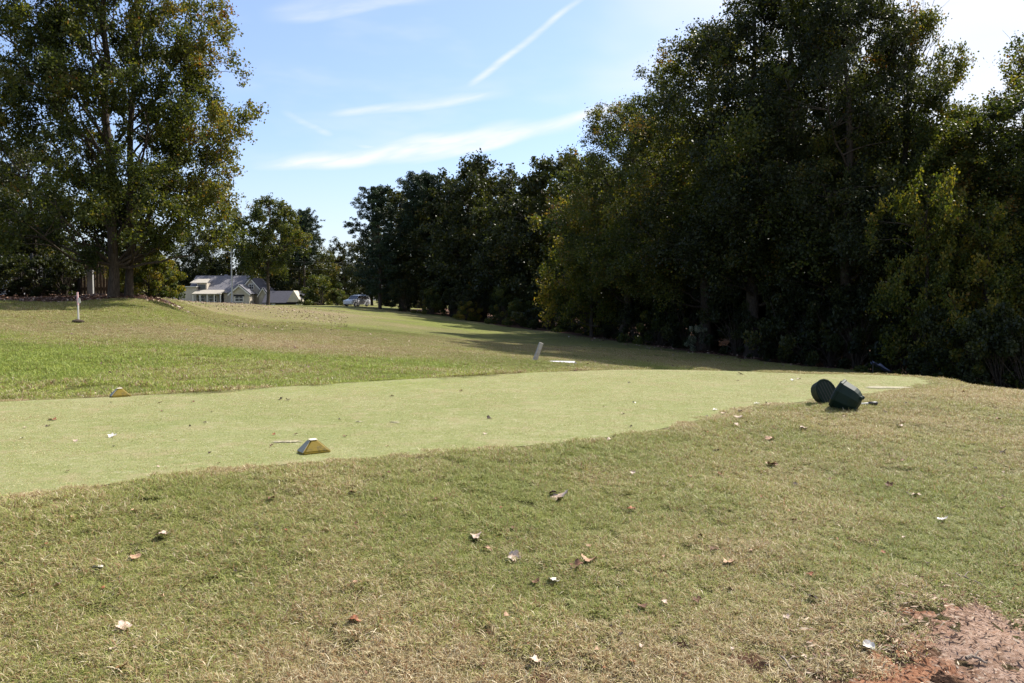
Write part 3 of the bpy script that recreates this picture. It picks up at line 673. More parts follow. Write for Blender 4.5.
# ------------------------------------------------------------------ houses
SIDING = simple('cream_siding', (.46, .41, .34), .8, .12, 2); WHITE = simple('white_trim', (.62, .60, .56), .6, .06, 4)
ROOFM = simple('grey_shingle', (.17, .165, .185), .9, .35, 5, bump=.6); ROOFD = simple('dark_shingle', (.07, .07, .09), .9, .3, 5, bump=.6)
GLASS = simple('dark_glass', (.03, .035, .045), .12, .3, 2, .6, 0); PALEROOF = simple('pale_porch_roof', (.36, .33, .28), .8, .15, 3)
BRICKP = simple('pale_wall', (.24, .25, .30), .85, .15, 3); NEAR_BLACK = simple('near_black', (.02, .02, .022), .9)
def window(parent, x, z, w, hh, y, name='window'):
    bm = bmesh.new(); bm_box(bm, (x, y, z), (w, .08, hh)); o = from_bm(name, bm, GLASS, parent)
    bm = bmesh.new(); t = .14
    for dx in (-1, 1): bm_box(bm, (x + dx * (w / 2 + t / 2), y - .04, z), (t, .14, hh + 2 * t))
    for dz in (-1, 1): bm_box(bm, (x, y - .042, z + dz * (hh / 2 + t / 2)), (w, .14, t))
    bm_box(bm, (x, y - .05, z), (w, .04, .06)); bm_box(bm, (x, y - .052, z), (.06, .04, hh))
    from_bm('frame', bm, WHITE, o)
def slab(bm, p0, p1, p2, p3, t=.18):
    v = [Vector(p) for p in (p0, p1, p2, p3)]; n = (v[1] - v[0]).cross(v[2] - v[0]).normalized() * t
    a = [bm.verts.new(q) for q in v]; b = [bm.verts.new(q + n) for q in v]
    bm.faces.new(a); bm.faces.new(b[::-1])
    for i in range(4): j = (i + 1) % 4; bm.faces.new((a[i], b[i], b[j], a[j]))
def gable_roof(bm, x0, x1, y0, y1, ze, zr, axis='x', oh=.4):
    """ridge along axis"""
    if axis == 'x':
        ym = (y0 + y1) / 2; sl = (zr - ze) / (ym - y0)
        slab(bm, (x0 - oh, y0 - oh, ze - oh * sl), (x1 + oh, y0 - oh, ze - oh * sl), (x1 + oh, ym, zr), (x0 - oh, ym, zr))
        slab(bm, (x0 - oh, ym, zr), (x1 + oh, ym, zr), (x1 + oh, y1 + oh, ze - oh * sl), (x0 - oh, y1 + oh, ze - oh * sl))
    else:
        xm = (x0 + x1) / 2; sl = (zr - ze) / (xm - x0)
        slab(bm, (x0 - oh, y1 + oh, ze - oh * sl), (x0 - oh, y0 - oh, ze - oh * sl), (xm, y0 - oh, zr), (xm, y1 + oh, zr))
        slab(bm, (xm, y1 + oh, zr), (xm, y0 - oh, zr), (x1 + oh, y0 - oh, ze - oh * sl), (x1 + oh, y1 + oh, ze - oh * sl))
HY = 165.0; hs = HY / F; hx0 = at(218, HY); hz0 = h(hx0, HY)
house = empty('house', (hx0, HY, hz0), 0, 'cream house with grey shingled roof, dormer, porch and two front gables beyond the mound', 'house')
U = lambda px: (px - 218) * hs
ZZ = lambda py: P(218, py, HY)[2] - hz0
b0 = -1.0
bm = bmesh.new(); bm_box(bm, ((U(172) + U(197)) / 2, 3, (ZZ(287) + b0) / 2), (U(197) - U(172), 6, ZZ(287) - b0)); 
bm_box(bm, ((U(197.2) + U(233)) / 2, 4, (ZZ(292) + b0) / 2), (U(233) - U(197.2), 7, ZZ(292) - b0)); from_bm('wall', bm, SIDING, house)
bm = bmesh.new(); bm_box(bm, ((U(172) + U(197)) / 2, 2.9, ZZ(287) + .06), (U(197.6) - U(171), 6.5, .14)); from_bm('parapet', bm, WHITE, house)
bm = bmesh.new(); gable_roof(bm, U(188), U(243), .8, 11.0, ZZ(292), ZZ(275.5)); from_bm('roof', bm, ROOFM, house)
# front gable wing
def gable_wing(x0, x1, yf, yb, ze, zr, rm, nm='wing'):
    bm = bmesh.new(); xm = (x0 + x1) / 2; bm_prism(bm, [(x0, b0), (x1, b0), (x1, ze), (xm, zr), (x0, ze)], yf, yb); w = from_bm('wall', bm, SIDING, house)
    bm = bmesh.new(); gable_roof(bm, x0, x1, yf, yb, ze + .04, zr + .04, 'y', .3); from_bm('roof', bm, rm, house)
    bm = bmesh.new(); sl = (zr - ze) / (xm - x0)
    for sg in (-1, 1):
        e = xm + sg * (xm - x0 + .3)
        bm_prism(bm, [(xm, zr + .05), (xm, zr - .25), (e, ze - .3 * sl - .25), (e, ze - .3 * sl + .05)], yf - .36, yf - .31)
    from_bm('bargeboard', bm, WHITE, house)
gable_wing(U(234), U(253), -2.2, 4.0, ZZ(293.5), ZZ(285.5), ROOFM)
gable_wing(U(238.5), U(259), 1.6, 9.0, ZZ(289.5), ZZ(278.0), ROOFD)
gable_wing(U(259.3), U(267), .2, 6.0, ZZ(294), ZZ(288), ROOFD)
window(house, U(243.2), ZZ(298.5), 1.5, 1.1, -2.22); window(house, U(249.5), ZZ(286.5), .8, .9, 1.58); window(house, U(178), ZZ(297), .9, 1.1, -.02)
bm = bmesh.new(); bm_box(bm, (U(243.2), -2.28, ZZ(295.6)), (2.1, .15, .35)); from_bm('awning', bm, NEAR_BLACK, house)
# dormer
bm = bmesh.new(); bm_box(bm, ((U(196) + U(205.5)) / 2, 2.6, (ZZ(283) + ZZ(292)) / 2), (U(205.5) - U(196), 3.2, ZZ(283) - ZZ(292))); dm = from_bm('dormer', bm, SIDING, house)
bm = bmesh.new(); slab(bm, (U(189.5), .6, ZZ(283.2)), (U(206.5), .6, ZZ(283.2)), (U(204.5), 3.6, ZZ(279)), (U(190), 3.6, ZZ(279)), .12); from_bm('dormer_roof', bm, PALEROOF, dm)
bm = bmesh.new(); bm_box(bm, (U(200.6), .98, ZZ(287)), (1.5, .06, 1.0)); from_bm('window', bm, GLASS, dm)
# porch
bm = bmesh.new(); slab(bm, (U(196), -2.0, ZZ(294.5)), (U(225), -2.0, ZZ(294.5)), (U(224), .7, ZZ(290.5)), (U(197), .7, ZZ(290.5)), .15); po = from_bm('porch_roof', bm, PALEROOF, house)
for px in (197, 204, 211, 218, 224):
    bm = bmesh.new(); bm_box(bm, (U(px), -1.8, (ZZ(294.5) + b0) / 2), (.18, .18, ZZ(294.5) - b0)); from_bm('post', bm, WHITE, house)
for px in (201, 212.5): window(house, U(px), ZZ(298.5), 1.4, 1.2, .47)
bm = bmesh.new(); bm_box(bm, (U(221), .47, ZZ(299)), (.95, .08, 2.0)); from_bm('door', bm, NEAR_BLACK, house)
bm = bmesh.new(); bm_box(bm, (U(214), 7.6, ZZ(277)), (.6, .6, 1.4)); from_bm('chimney', bm, BRICKP, house)
# garage
gx0 = at(283, 163); gar = empty('garage', (gx0, 163, h(gx0, 163)), 0, 'low white garage with dark roof and wide black opening, right of the cream house', 'garage')
hs2 = 163 / F; G = lambda px: (px - 283) * hs2; GZ = lambda py: P(283, py, 163)[2] - gar.location.z
bm = bmesh.new(); z1 = GZ(302)
for a, b in ((265, 267.5), (272, 275.5), (296.3, 300)): bm_box(bm, ((G(a) + G(b)) / 2, 0, (z1 + b0) / 2), (G(b) - G(a), .3, z1 - b0))
bm_box(bm, ((G(265) + G(300)) / 2, -.003, z1 - .12), (G(300) - G(265) + .01, .31, .3)); bm_box(bm, ((G(265) + G(300)) / 2, 5.8, (z1 + b0) / 2), (G(300) - G(265), .3, z1 - b0))
for px in (265.4, 299.6): bm_box(bm, (G(px), 3, (z1 + b0) / 2), (.3, 5.3, z1 - b0))
from_bm('wall', bm, WHITE, gar)
bm = bmesh.new(); gable_roof(bm, G(265), G(300), 0, 6, z1, GZ(291.5)); from_bm('roof', bm, ROOFD, gar)
bm = bmesh.new(); bm_prism(bm, [(G(288), z1), (G(302), z1), (G(295), GZ(290.5))], -.8, 2.5); from_bm('gable', bm, SIDING, gar)
bm = bmesh.new(); bm_box(bm, ((G(275.5) + G(296.3)) / 2, .5, (GZ(303) + b0) / 2), (G(296.3) - G(275.5), .06, GZ(303) - b0)); from_bm('opening_shade', bm, NEAR_BLACK, gar)  # black panel painted as the unlit inside of the garage opening
bm = bmesh.new(); bm_box(bm, (G(269.7), .1, GZ(304)), (.8, .08, .6)); from_bm('window', bm, GLASS, gar)
# pale house behind the fence, far left
qx = at(11, 62) - 4; ph = empty('house', (qx, 62, h(qx, 62)), 0, 'pale bluish house glimpsed through foliage behind the left fence', 'house')
bm = bmesh.new(); bm_box(bm, (-1.5, 4, 1.6), (11, 8, 5.2)); from_bm('wall', bm, BRICKP, ph)
bm = bmesh.new(); gable_roof(bm, -7, 4, 0, 8, 4.2, 6.6); from_bm('roof', bm, ROOFM, ph)
for wx in (-5, -2, 2.2): window(ph, wx, 2.6, 1.1, 1.5, -.02)
# fence
FENCE = simple('black_metal', (.02, .02, .022), .5, .2, 4, .5, 0); WOODT = simple('tan_wood', (.12, .085, .055), .85, .35, 5)
fx0, fx1, fy = at(-60, 40), at(80, 40), 40.0
fe = empty('metal_fence', ((fx0 + fx1) / 2, fy, h((fx0 + fx1) / 2, fy)), 0, 'black metal picket fence behind the dark hedge on the left', 'fence')
w_ = (fx1 - fx0); bm = bmesh.new(); nP = int(w_ / .14)
for q in range(nP): bm_box(bm, (-w_ / 2 + (q + .5) * w_ / nP, 0, .95), (.022, .022, 1.9)); bm_box(bm, (-w_ / 2 + (q + .5) * w_ / nP, 0, 1.94), (.035, .035, .08), taper=.1)
from_bm('pickets', bm, FENCE, fe); bm = bmesh.new()
bm.free()
for z in (.25, 1.65): bm = bmesh.new(); bm_box(bm, (0, -.025, z), (w_, .03, .04)); from_bm('rail', bm, FENCE, fe)
for q in range(4):
    bm = bmesh.new(); bm_box(bm, (-w_ / 2 + q * w_ / 3, .03, 1.0), (.08, .08, 2.1)); from_bm('post', bm, FENCE, fe)
fx0, fx1 = at(81, 40.4), at(113, 40.4); w_ = fx1 - fx0
wf = empty('wooden_fence', ((fx0 + fx1) / 2, 40.4, h((fx0 + fx1) / 2, 40.4)), 0, 'tan upright board fence panel left of the big trunks', 'fence')
bm = bmesh.new()
for q in range(10): bm_box(bm, (-w_ / 2 + (q + .5) * w_ / 10, 0, .85 + .02 * (q % 3)), (w_ / 10 - .03, .025, 1.7))
from_bm('boards', bm, WOODT, wf)
bm = bmesh.new()
bm.free()
for z in (.35, 1.35): bm = bmesh.new(); bm_box(bm, (0, .04, z), (w_, .05, .09)); from_bm('rail', bm, WOODT, wf)
GREYP = simple('dull_white', (.34, .34, .33), .7, .1, 4)
px_ = at(91.5, 39.4); bm = bmesh.new(); bm_box(bm, (0, 0, .55), (.26, .12, 1.15)); bm_box(bm, (0, 0, 1.16), (.32, .18, .06))
tag(from_bm('white_post', bm, GREYP, None, loc=(px_, 39.4, h(px_, 39.4))), 'short white post in front of the tan board fence', 'post')

# ------------------------------------------------------------------ street lamp, wire
GALV = simple('galvanised', (.42, .42, .42), .5, .15, 3, .5, .1, .4)
LY = 145.0; lx = at(232.5, LY); lz = h(lx, LY); top = P(232, 254.5, LY)[2] - lz
lamp = empty('street_lamp', (lx, LY, lz), 0, 'tall grey street lamp with curved arm in front of the cream house', 'street lamp')
ts = TubeSet(); ts.add(curve((0, 0, -.2), (0, 0, top), n=8), np.linspace(.17, .10, 8), 8); link('pole', ts.mesh('pole'), GALV, lamp)
ts = TubeSet(); ts.add([(0, 0, top - .1), (-.1, 0, top + .35), (-.45, 0, top + .55), (-.9, 0, top + .5)], [.08, .07, .06, .06], 6); link('arm', ts.mesh('arm'), GALV, lamp)
bm = bmesh.new(); bm_box(bm, (-1.15, 0, top + .42), (.75, .3, .22), taper=.7); from_bm('lamp_head', bm, WHITE, lamp)
ts = TubeSet()
for dz in (-.2, -1.9): ts.add(curve((lx + .05, LY, lz + top + dz), P(372, 262 + dz * -3, LY + 6), (0, 0, -.5), 12), .025, 4)
tag(link('power_line', ts.mesh('power_line'), FENCE), 'pair of thin sagging wires running right from the street lamp', 'wire')

# ------------------------------------------------------------------ car
CARW = simple('car_paint', (.50, .51, .54), .25, .03, 2, .6, 0, 0, .6); TYRE = simple('tyre_rubber', (.02, .02, .02), .8); RIM = simple('rim_metal', (.5, .5, .52), .3, .1, 3, .5, 0, .8)
CY = 118.0; cx = at(357, CY); car = empty('parked_car', (cx, CY, h(cx, CY)), 0, 'white sport utility car parked on the grass beside the spreading pine', 'car')
car.rotation_euler = (0, 0, math.radians(62)); car.scale = (.93, .93, .93)
def shell(name, secs, mat, smooth=True, parent=car):
    """secs: list of (x, halfwidth_bottom, z0, halfwidth_top, z1)"""
    bm = bmesh.new(); rings = []
    for x_, wb, z0_, wt, z1_ in secs:
        rings.append([bm.verts.new(v) for v in ((x_, -wb, z0_), (x_, -wb * 1.02, (z0_ * .4 + z1_ * .6)), (x_, -wt, z1_), (x_, 0, z1_ + .02), (x_, wt, z1_), (x_, wb * 1.02, (z0_ * .4 + z1_ * .6)), (x_, wb, z0_))])
    for a, b in zip(rings, rings[1:]):
        for i in range(7): j = (i + 1) % 7; bm.faces.new((a[i], a[j], b[j], b[i]))
    bm.faces.new(rings[0][::-1]); bm.faces.new(rings[-1]); return from_bm(name, bm, mat, parent, smooth=False)
shell('body', [(-2.28, .72, .42, .70, .80), (-2.15, .88, .32, .82, .95), (-1.2, .92, .28, .84, 1.08), (-.95, .92, .28, .86, 1.12), (1.6, .92, .28, .86, 1.14), (2.1, .90, .30, .84, 1.12), (2.28, .84, .40, .80, 1.02)], CARW)
shell('cabin_glass', [(-1.05, .82, 1.08, .80, 1.14), (-.35, .80, 1.10, .68, 1.66), (1.7, .80, 1.10, .68, 1.66), (2.16, .80, 1.08, .74, 1.16)], GLASS)
shell('roof', [(-.42, .69, 1.66, .62, 1.70), (.3, .70, 1.68, .60, 1.78), (1.4, .70, 1.68, .60, 1.77), (1.85, .68, 1.64, .60, 1.70)], CARW)
for sg in (-1, 1):
    bm = bmesh.new()
    for x_ in (-.05, .72, 1.5): bm_box(bm, (x_, sg * .775, 1.38), (.09, .05, .62), Matrix.Rotation(sg * .19, 3, 'X'))
    bm_box(bm, (-.72, sg * .78, 1.38), (.07, .05, .88), Matrix.Rotation(.85, 3, 'Y'))
    bm_box(bm, (2.0, sg * .77, 1.40), (.12, .06, .66), Matrix.Rotation(-.75, 3, 'Y'))
    from_bm('window_frame', bm, CARW, car)
for sx in (-1.42, 1.36):
    for sy in (-1, 1):
        bm = bmesh.new(); bmesh.ops.create_cone(bm, cap_ends=True, segments=24, radius1=.35, radius2=.35, depth=.22, matrix=Matrix.Translation((sx, sy * .84, .35)) @ Matrix.Rotation(PI / 2, 4, 'X'))
        bmesh.ops.bevel(bm, geom=[e for e in bm.edges if abs(e.verts[0].co.y - e.verts[1].co.y) < .01], offset=.03, segments=2, affect='EDGES')
        wh = from_bm('wheel', bm, TYRE, car)
        bm = bmesh.new(); bmesh.ops.create_cone(bm, cap_ends=True, segments=20, radius1=.22, radius2=.18, depth=.24, matrix=Matrix.Translation((sx, sy * .845, .35)) @ Matrix.Rotation(PI / 2 * sy, 4, 'X')); from_bm('rim', bm, RIM, wh)
for sg in (-1, 1):
    bm = bmesh.new(); bm_box(bm, (-2.16, sg * .66, .82), (.20, .30, .14)); from_bm('headlight', bm, RIM, car)
    bm = bmesh.new(); bm_box(bm, (2.25, sg * .74, .95), (.10, .16, .30)); from_bm('tail_light', bm, simple('red_lens', (.35, .02, .02), .3), car)
    bm = bmesh.new(); bm_box(bm, (-.72, sg * 1.0, 1.16), (.14, .2, .14)); from_bm('mirror', bm, CARW, car)

# ------------------------------------------------------------------ tee markers
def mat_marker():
    m, nt = newmat('worn_shaded_yellow_paint'); p = OBJC(nt); n = NOISE(nt, p, 18, 5, .7); n2 = NOISE(nt, p, 60, 4)
    c = MIX(nt, SM(nt, n, .5, .62), (.21, .145, .006), (.14, .10, .012)); c = MIX(nt, SM(nt, n2, .62, .72), c, (.2, .17, .10))  # yellow darkened to olive, the front's shade painted in, plus worn flecks
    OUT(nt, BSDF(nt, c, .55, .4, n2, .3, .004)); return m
MARK = mat_marker(); MGREY = simple('grey_end_paint', (.30, .30, .26), .7, .3, 20); MTOP = simple('painted_sunlit_top', (.80, .72, .58), .6, .15, 30)  # marker top: sun highlight painted in as a pale colour
def marker(px, py, wpx, rz, label):
    x, y, z = ground_hit(px, py); w = .245
    r_ = empty('tee_marker', (x, y, .006), rz, label, 'tee marker', 'yellow tee markers')
    # wedge body: long base, steep left, slanting right
    b = [(-.5, -.32), (.5, -.32), (.5, .32), (-.5, .32)]; t = [(-.17, -.14), (.10, -.14), (.10, .14), (-.17, .14)]; hh = .44
    bm = bmesh.new(); lo = [bm.verts.new((a * w, c * w, 0)) for a, c in b]; mi = [bm.verts.new((a * w * 1.0, c * w * 1.0, .06 * w)) for a, c in b]; up = [bm.verts.new((a * w, c * w, hh * w)) for a, c in t]
    bm.faces.new(lo[::-1]); bm.faces.new(up)
    for A, B in ((lo, mi), (mi, up)):
        for i in range(4): j = (i + 1) % 4; bm.faces.new((A[i], A[j], B[j], B[i]))
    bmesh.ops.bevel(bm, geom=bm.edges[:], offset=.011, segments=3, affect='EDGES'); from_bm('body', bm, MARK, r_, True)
    for p in r_.children[0].data.polygons: p.use_smooth = False
    bm = bmesh.new(); a = [bm.verts.new((-.5 * w - .0015, c * w * .28, .07 * w)) for c in (-1, 1)] + [bm.verts.new((-.175 * w - .002, c * w * .12, hh * w * .97)) for c in (1, -1)]
    bm.faces.new(a); o2 = from_bm('end_face', bm, MGREY, r_)  # end face is plain grey, unlike the yellow body
    sf = o2.modifiers.new('s', 'SOLIDIFY'); sf.thickness = .004; sf.offset = 0
    bm = bmesh.new(); bm_box(bm, (-.035 * w, 0, hh * w + .003), (.25 * w, .26 * w, .006)); from_bm('top', bm, MTOP, r_)
    return r_
marker(314, 453.5, 28, math.radians(34), 'yellow wedge tee marker with top painted pale as if sunlit, nearer one at the front of the tee')
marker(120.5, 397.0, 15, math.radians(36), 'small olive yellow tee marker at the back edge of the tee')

# ------------------------------------------------------------------ green tubs
def mat_tub():
    m, nt = newmat('dark_green_plastic'); p = OBJC(nt); n = NOISE(nt, p, 12, 4)
    OUT(nt, BSDF(nt, MIX(nt, n, (.003, .012, .009), (.006, .020, .014)), .62, .22, NOISE(nt, p, 40, 3), .08, .003)); return m
TUB = mat_tub(); BLACKP = simple('black_plastic', (.015, .015, .016), .35, .2, 8, .5)
def ngon_loft(secs, n=8, ph=0):
    bm = bmesh.new(); rings = []
    for z, r_ in secs: rings.append([bm.verts.new((r_ * math.cos(ph + 2 * PI * i / n), r_ * math.sin(ph + 2 * PI * i / n), z)) for i in range(n)])
    for a, b in zip(rings, rings[1:]):
        for i in range(n): j = (i + 1) % n; bm.faces.new((a[i], a[j], b[j], b[i]))
    bm.faces.new(rings[0][::-1]); bm.faces.new(rings[-1]); return bm
x, y, z = ground_hit(849, 411)
tub = empty('green_tub', (x, y, z), 0, 'dark green faceted plastic tub lying on its side, right and larger of the two', 'tub', 'dark green tubs tipped over on the grass')
ax = Vector((.60, -.42, -.34)).normalized(); q_ = ax.to_track_quat('Z', 'Y')
inner = lambda o: (setattr(o, 'rotation_mode', 'QUATERNION'), setattr(o, 'rotation_quaternion', q_), setattr(o, 'location', (-.12, .10, .215)))
bm = ngon_loft([(0, .195), (0.01, .203), (.035, .203), (.04, .192), (.19, .176), (.24, .156), (.275, .128), (.30, .092), (.308, .05)], 10, PI / 10)
o = from_bm('body', bm, TUB, tub); inner(o)
bm = ngon_loft([(-.012, .183), (-.002, .188)], 8, PI / 8); bmesh.ops.inset_region(bm, faces=[f for f in bm.faces if f.normal.z < -.5 or len(f.verts) == 8][:1], thickness=.03, depth=-.006); o = from_bm('rim', bm, BLACKP, tub); inner(o)
for sa in (1.0, 2.1, 3.9):
    bm = bmesh.new(); bmesh.ops.create_uvsphere(bm, u_segments=12, v_segments=8, radius=.028, matrix=Matrix.Translation((.10 * math.cos(sa), .10 * math.sin(sa), .29))); o = from_bm('foot', bm, TUB, tub, True); inner(o)
x, y, z = ground_hit(829, 405)
tub.scale = (.92, .92, .92)
tub2 = empty('green_tub', (x, y, z), 0, 'dark green oval tub tipped back, left and smaller of two, ribbed face towards us', 'tub', 'dark green tubs tipped over on the grass')
ax = Vector((.10, -1.0, -.02)).normalized(); q_ = (Euler((math.radians(-6), math.radians(-24), math.radians(14))).to_quaternion()) @ Vector((0, -1, .10)).to_track_quat('Z', 'Y')
inner = lambda o: (setattr(o, 'rotation_mode', 'QUATERNION'), setattr(o, 'rotation_quaternion', q_), setattr(o, 'location', (-.02, .05, .150)), setattr(o, 'scale', (.92, 1.22, 1.1)))
bm = ngon_loft([(-.17, .085), (-.155, .108), (-.02, .132), (0, .140), (.02, .140), (.024, .130), (.014, .122)], 18, PI / 18); o = from_bm('body', bm, TUB, tub2); inner(o)
for k_ in range(5):
    bm = bmesh.new(); xr = -.08 + k_ * .04; hl = math.sqrt(.115 ** 2 - xr ** 2); bm_box(bm, (xr, 0, .015), (.006, 2 * hl, .004)); o = from_bm('rib', bm, BLACKP, tub2); inner(o)
x, y, z = ground_hit(869, 407)
hd = empty('black_handle', (x, y, z + .02), math.radians(-8), 'short white and black handle lying on the grass right of the larger tub', 'handle')
ts = TubeSet(); ts.add([(-.09, 0, .005), (-.01, 0, .012)], [.014, .016], 8); link('shaft', ts.mesh('shaft'), WHITE, hd)
ts = TubeSet(); ts.add([(-.012, 0, .012), (.0, 0, .014), (.09, .01, .018), (.10, .012, .016)], [.012, .022, .022, .01], 8); link('grip', ts.mesh('grip'), BLACKP, hd)

# ------------------------------------------------------------------ leaning post, cover plate, stake
GREYW = simple('weathered_wood', (.42, .38, .34), .85, .25, 12, bump=.4)
x, y, z = ground_hit(534.5, 361.5)
bm = bmesh.new(); bm_box(bm, (0, 0, .27), (.12, .10, .60), taper=.92)
lp = from_bm('leaning_post', bm, GREYW, None, loc=(x, y, z)); lp.rotation_euler = (math.radians(4), math.radians(20), .3)
bmx = bmesh.new(); bmx.from_mesh(lp.data); bmesh.ops.bevel(bmx, geom=bmx.edges[:], offset=.01, segments=1, affect='EDGES'); bmx.to_mesh(lp.data); bmx.free()
tag(lp, 'short grey weathered post leaning right at the far side of the tee', 'post')
x, y, z = ground_hit(561, 363.5)
bm = bmesh.new(); bm_box(bm, (0, 0, .03), (.80, .42, .035), Matrix.Rotation(.05, 3, 'X'))
bmesh.ops.bevel(bm, geom=bm.edges[:], offset=.012, segments=2, affect='EDGES')
cp = empty('cover_plate', (x, y, z), math.radians(-10), 'flat pale grey cover plate on the grass right of the leaning post', 'cover plate')
from_bm('lid', bm, simple('pale_concrete', (.55, .53, .58), .6, .15, 10), cp)
bm = bmesh.new(); bm_box(bm, (0, 0, -.01), (.88, .50, .05)); from_bm('frame', bm, simple('dark_frame', (.06, .06, .06), .8), cp)
x, y, z = ground_hit(78.5, 322.5); s_ = y / F
st = empty('marker_stake', (x, y, z), 0, 'thin white stake with a pink red top standing in the lawn before the big tree', 'stake')
ts = TubeSet(); ts.add([(0, 0, 0), (0, 0, 17 * s_)], [.026, .026], 8); link('shaft', ts.mesh('shaft'), WHITE, st)
ts = TubeSet(); ts.add([(0, 0, 17 * s_), (-.01, 0, 30 * s_)], [.03, .028], 8); link('painted_top', ts.mesh('painted_top'), simple('pink_paint', (.62, .30, .32), .6, .3, 20, c2=(.75, .6, .6)), st)
bm = bmesh.new()
vv = [bm.verts.new(p) for p in ((.02, -.01, 24.5 * s_), (.09, -.03, 24 * s_), (.10, .0, 19.6 * s_), (.05, -.03, 18.6 * s_), (.015, -.02, 20 * s_))]; bm.faces.new(vv)
o = from_bm('ribbon', bm, WHITE, st); sf = o.modifiers.new('s', 'SOLIDIFY'); sf.thickness = .006
bm = bmesh.new(); bmesh.ops.create_icosphere(bm, subdivisions=3, radius=.20)
for v in bm.verts:
    nn = float(fbm(np.array([v.co.x * 3 + v.co.z]), np.array([v.co.y * 3 + v.co.z]), .6, 4)[0]); v.co *= .7 + .6 * nn; v.co.z *= .34
cl = from_bm('dirt_clod', bm, simple('dark_earth', (.05, .035, .022), .95, .4, 14, bump=.8), None, True, loc=(x, y - .02, z + .02)); cl.scale = (1.0, .8, 1)
tag(cl, 'dark clod of earth at the foot of the thin white stake', 'clod')
# blue tarp thing in the wood edge
x = at(882, 29.0); bm = bmesh.new()
rb = np.random.default_rng(9)
grid = [[bm.verts.new((-.32 + .66 * i / 7, -.10 + .22 * j / 3, .36 - .34 * i / 7 + rb.normal(0, .025) + .05 * math.sin(j * 2))) for j in range(4)] for i in range(8)]
for i in range(7):
    for j in range(3): bm.faces.new((grid[i][j], grid[i + 1][j], grid[i + 1][j + 1], grid[i][j + 1]))
tb = from_bm('blue_sheet', bm, simple('blue_plastic', (.035, .05, .11), .5, .2, 6, .5), None, True, loc=(x, 29.0, P(882, 372, 29)[2])); sf = tb.modifiers.new('s', 'SOLIDIFY'); sf.thickness = .02
tag(tb, 'dull blue plastic sheet slumped at the wood edge behind the tubs', 'plastic sheet')
ts = TubeSet()
ts.add([(-.28, 0, .32), (-.28, .02, h(x - .28, 29) - tb.location.z - .1)], [.02, .02], 5); link('prop', ts.mesh('prop'), FENCE, tb)

# ------------------------------------------------------------------ fallen leaves, twigs, litter
def leaf_shape(seed, lob=5):
    rg = np.random.default_rng(seed); n = 40; bm = bmesh.new(); ctr = bm.verts.new((0, 0, .0)); ring = []; mid = []
    for i in range(n):
        a = 2 * PI * i / n; r_ = .5 * (.62 + .38 * abs(math.cos(a * lob / 2)) ** 1.3) * (1 + rg.normal(0, .05)); ring.append((a, r_))
    cur = rg.uniform(.5, 1.1); ca = rg.uniform(0, PI)
    def bend(x_, y_):
        u_ = x_ * math.cos(ca) + y_ * math.sin(ca); w = -x_ * math.sin(ca) + y_ * math.cos(ca)
        return cur * u_ * u_ * 1.1 + .25 * math.sin(w * 9 + seed) * abs(w) + .06
    m_ = [bm.verts.new((r_ * .5 * math.cos(a), r_ * .5 * math.sin(a), bend(r_ * .5 * math.cos(a), r_ * .5 * math.sin(a)))) for a, r_ in ring]
    o_ = [bm.verts.new((r_ * math.cos(a), r_ * math.sin(a), bend(r_ * math.cos(a), r_ * math.sin(a)) + rg.normal(0, .02))) for a, r_ in ring]
    ctr.co.z = bend(0, 0)
    for i in range(n):
        j = (i + 1) % n; bm.faces.new((ctr, m_[i], m_[j])); bm.faces.new((m_[i], o_[i], o_[j], m_[j]))
    s1 = bm.verts.new((-.5, 0, bend(-.5, 0) + .03)); s2 = bm.verts.new((-.85, .1, .2)); s3 = bm.verts.new((-.84, .13, .2)); bm.faces.new((s1, s2, s3))
    me = D.meshes.new('fallen_leaf'); bm.to_mesh(me); bm.free()
    for p in me.polygons: p.use_smooth = True
    return me
TONE = {'pale': simple('leaf_pale', (.52, .41, .33), .6, .3, 3, c2=(.34, .24, .17)), 'tan': simple('leaf_tan', (.44, .28, .17), .65, .4, 3, c2=(.26, .15, .09)), 'brown': simple('leaf_brown', (.17, .085, .045), .7, .4, 3, c2=(.08, .035, .02)),
        'rust': simple('leaf_rust', (.30, .11, .045), .7, .4, 3, c2=(.13, .05, .025)), 'dark': simple('leaf_darkbrown', (.05, .03, .02), .8, .4, 3), 'white': simple('leaf_white', (.60, .56, .50), .5, .1, 3)}
LM = {}
for tn, mt in TONE.items():
    LM[tn] = []
    for q in range(3):
        me = leaf_shape(q * 5 + len(tn), 5 if q < 2 else 3); me.materials.append(mt); LM[tn].append(me)
rngL = np.random.default_rng(31)
def leaf(px, py, wpx, tone, label=None):
    x, y, z = ground_hit(px, py + wpx * .2); s = wpx * y / F * .98
    o = D.objects.new('fallen_leaf', LM[tone][rngL.integers(0, 3)]); COL.objects.link(o)
    on = poly_sd([x], [y], TEES)[0] < 0
    o.location = (x, y, z + (.012 if on else .024)); o.scale = (s, s, s * 1.0); o.rotation_euler = (rngL.normal(0, .22), rngL.normal(0, .22), rngL.uniform(0, 6))
    where = 'the mown tee' if on else 'the rough bank'
    tn = {'pale': 'pale curled', 'tan': 'tan', 'brown': 'brown', 'rust': 'rusty red', 'dark': 'dark', 'white': 'whitish'}[tone]
    tag(o, label or f'small {tn} fallen leaf lying on {where}', 'leaf', 'leaves fallen on the turf')
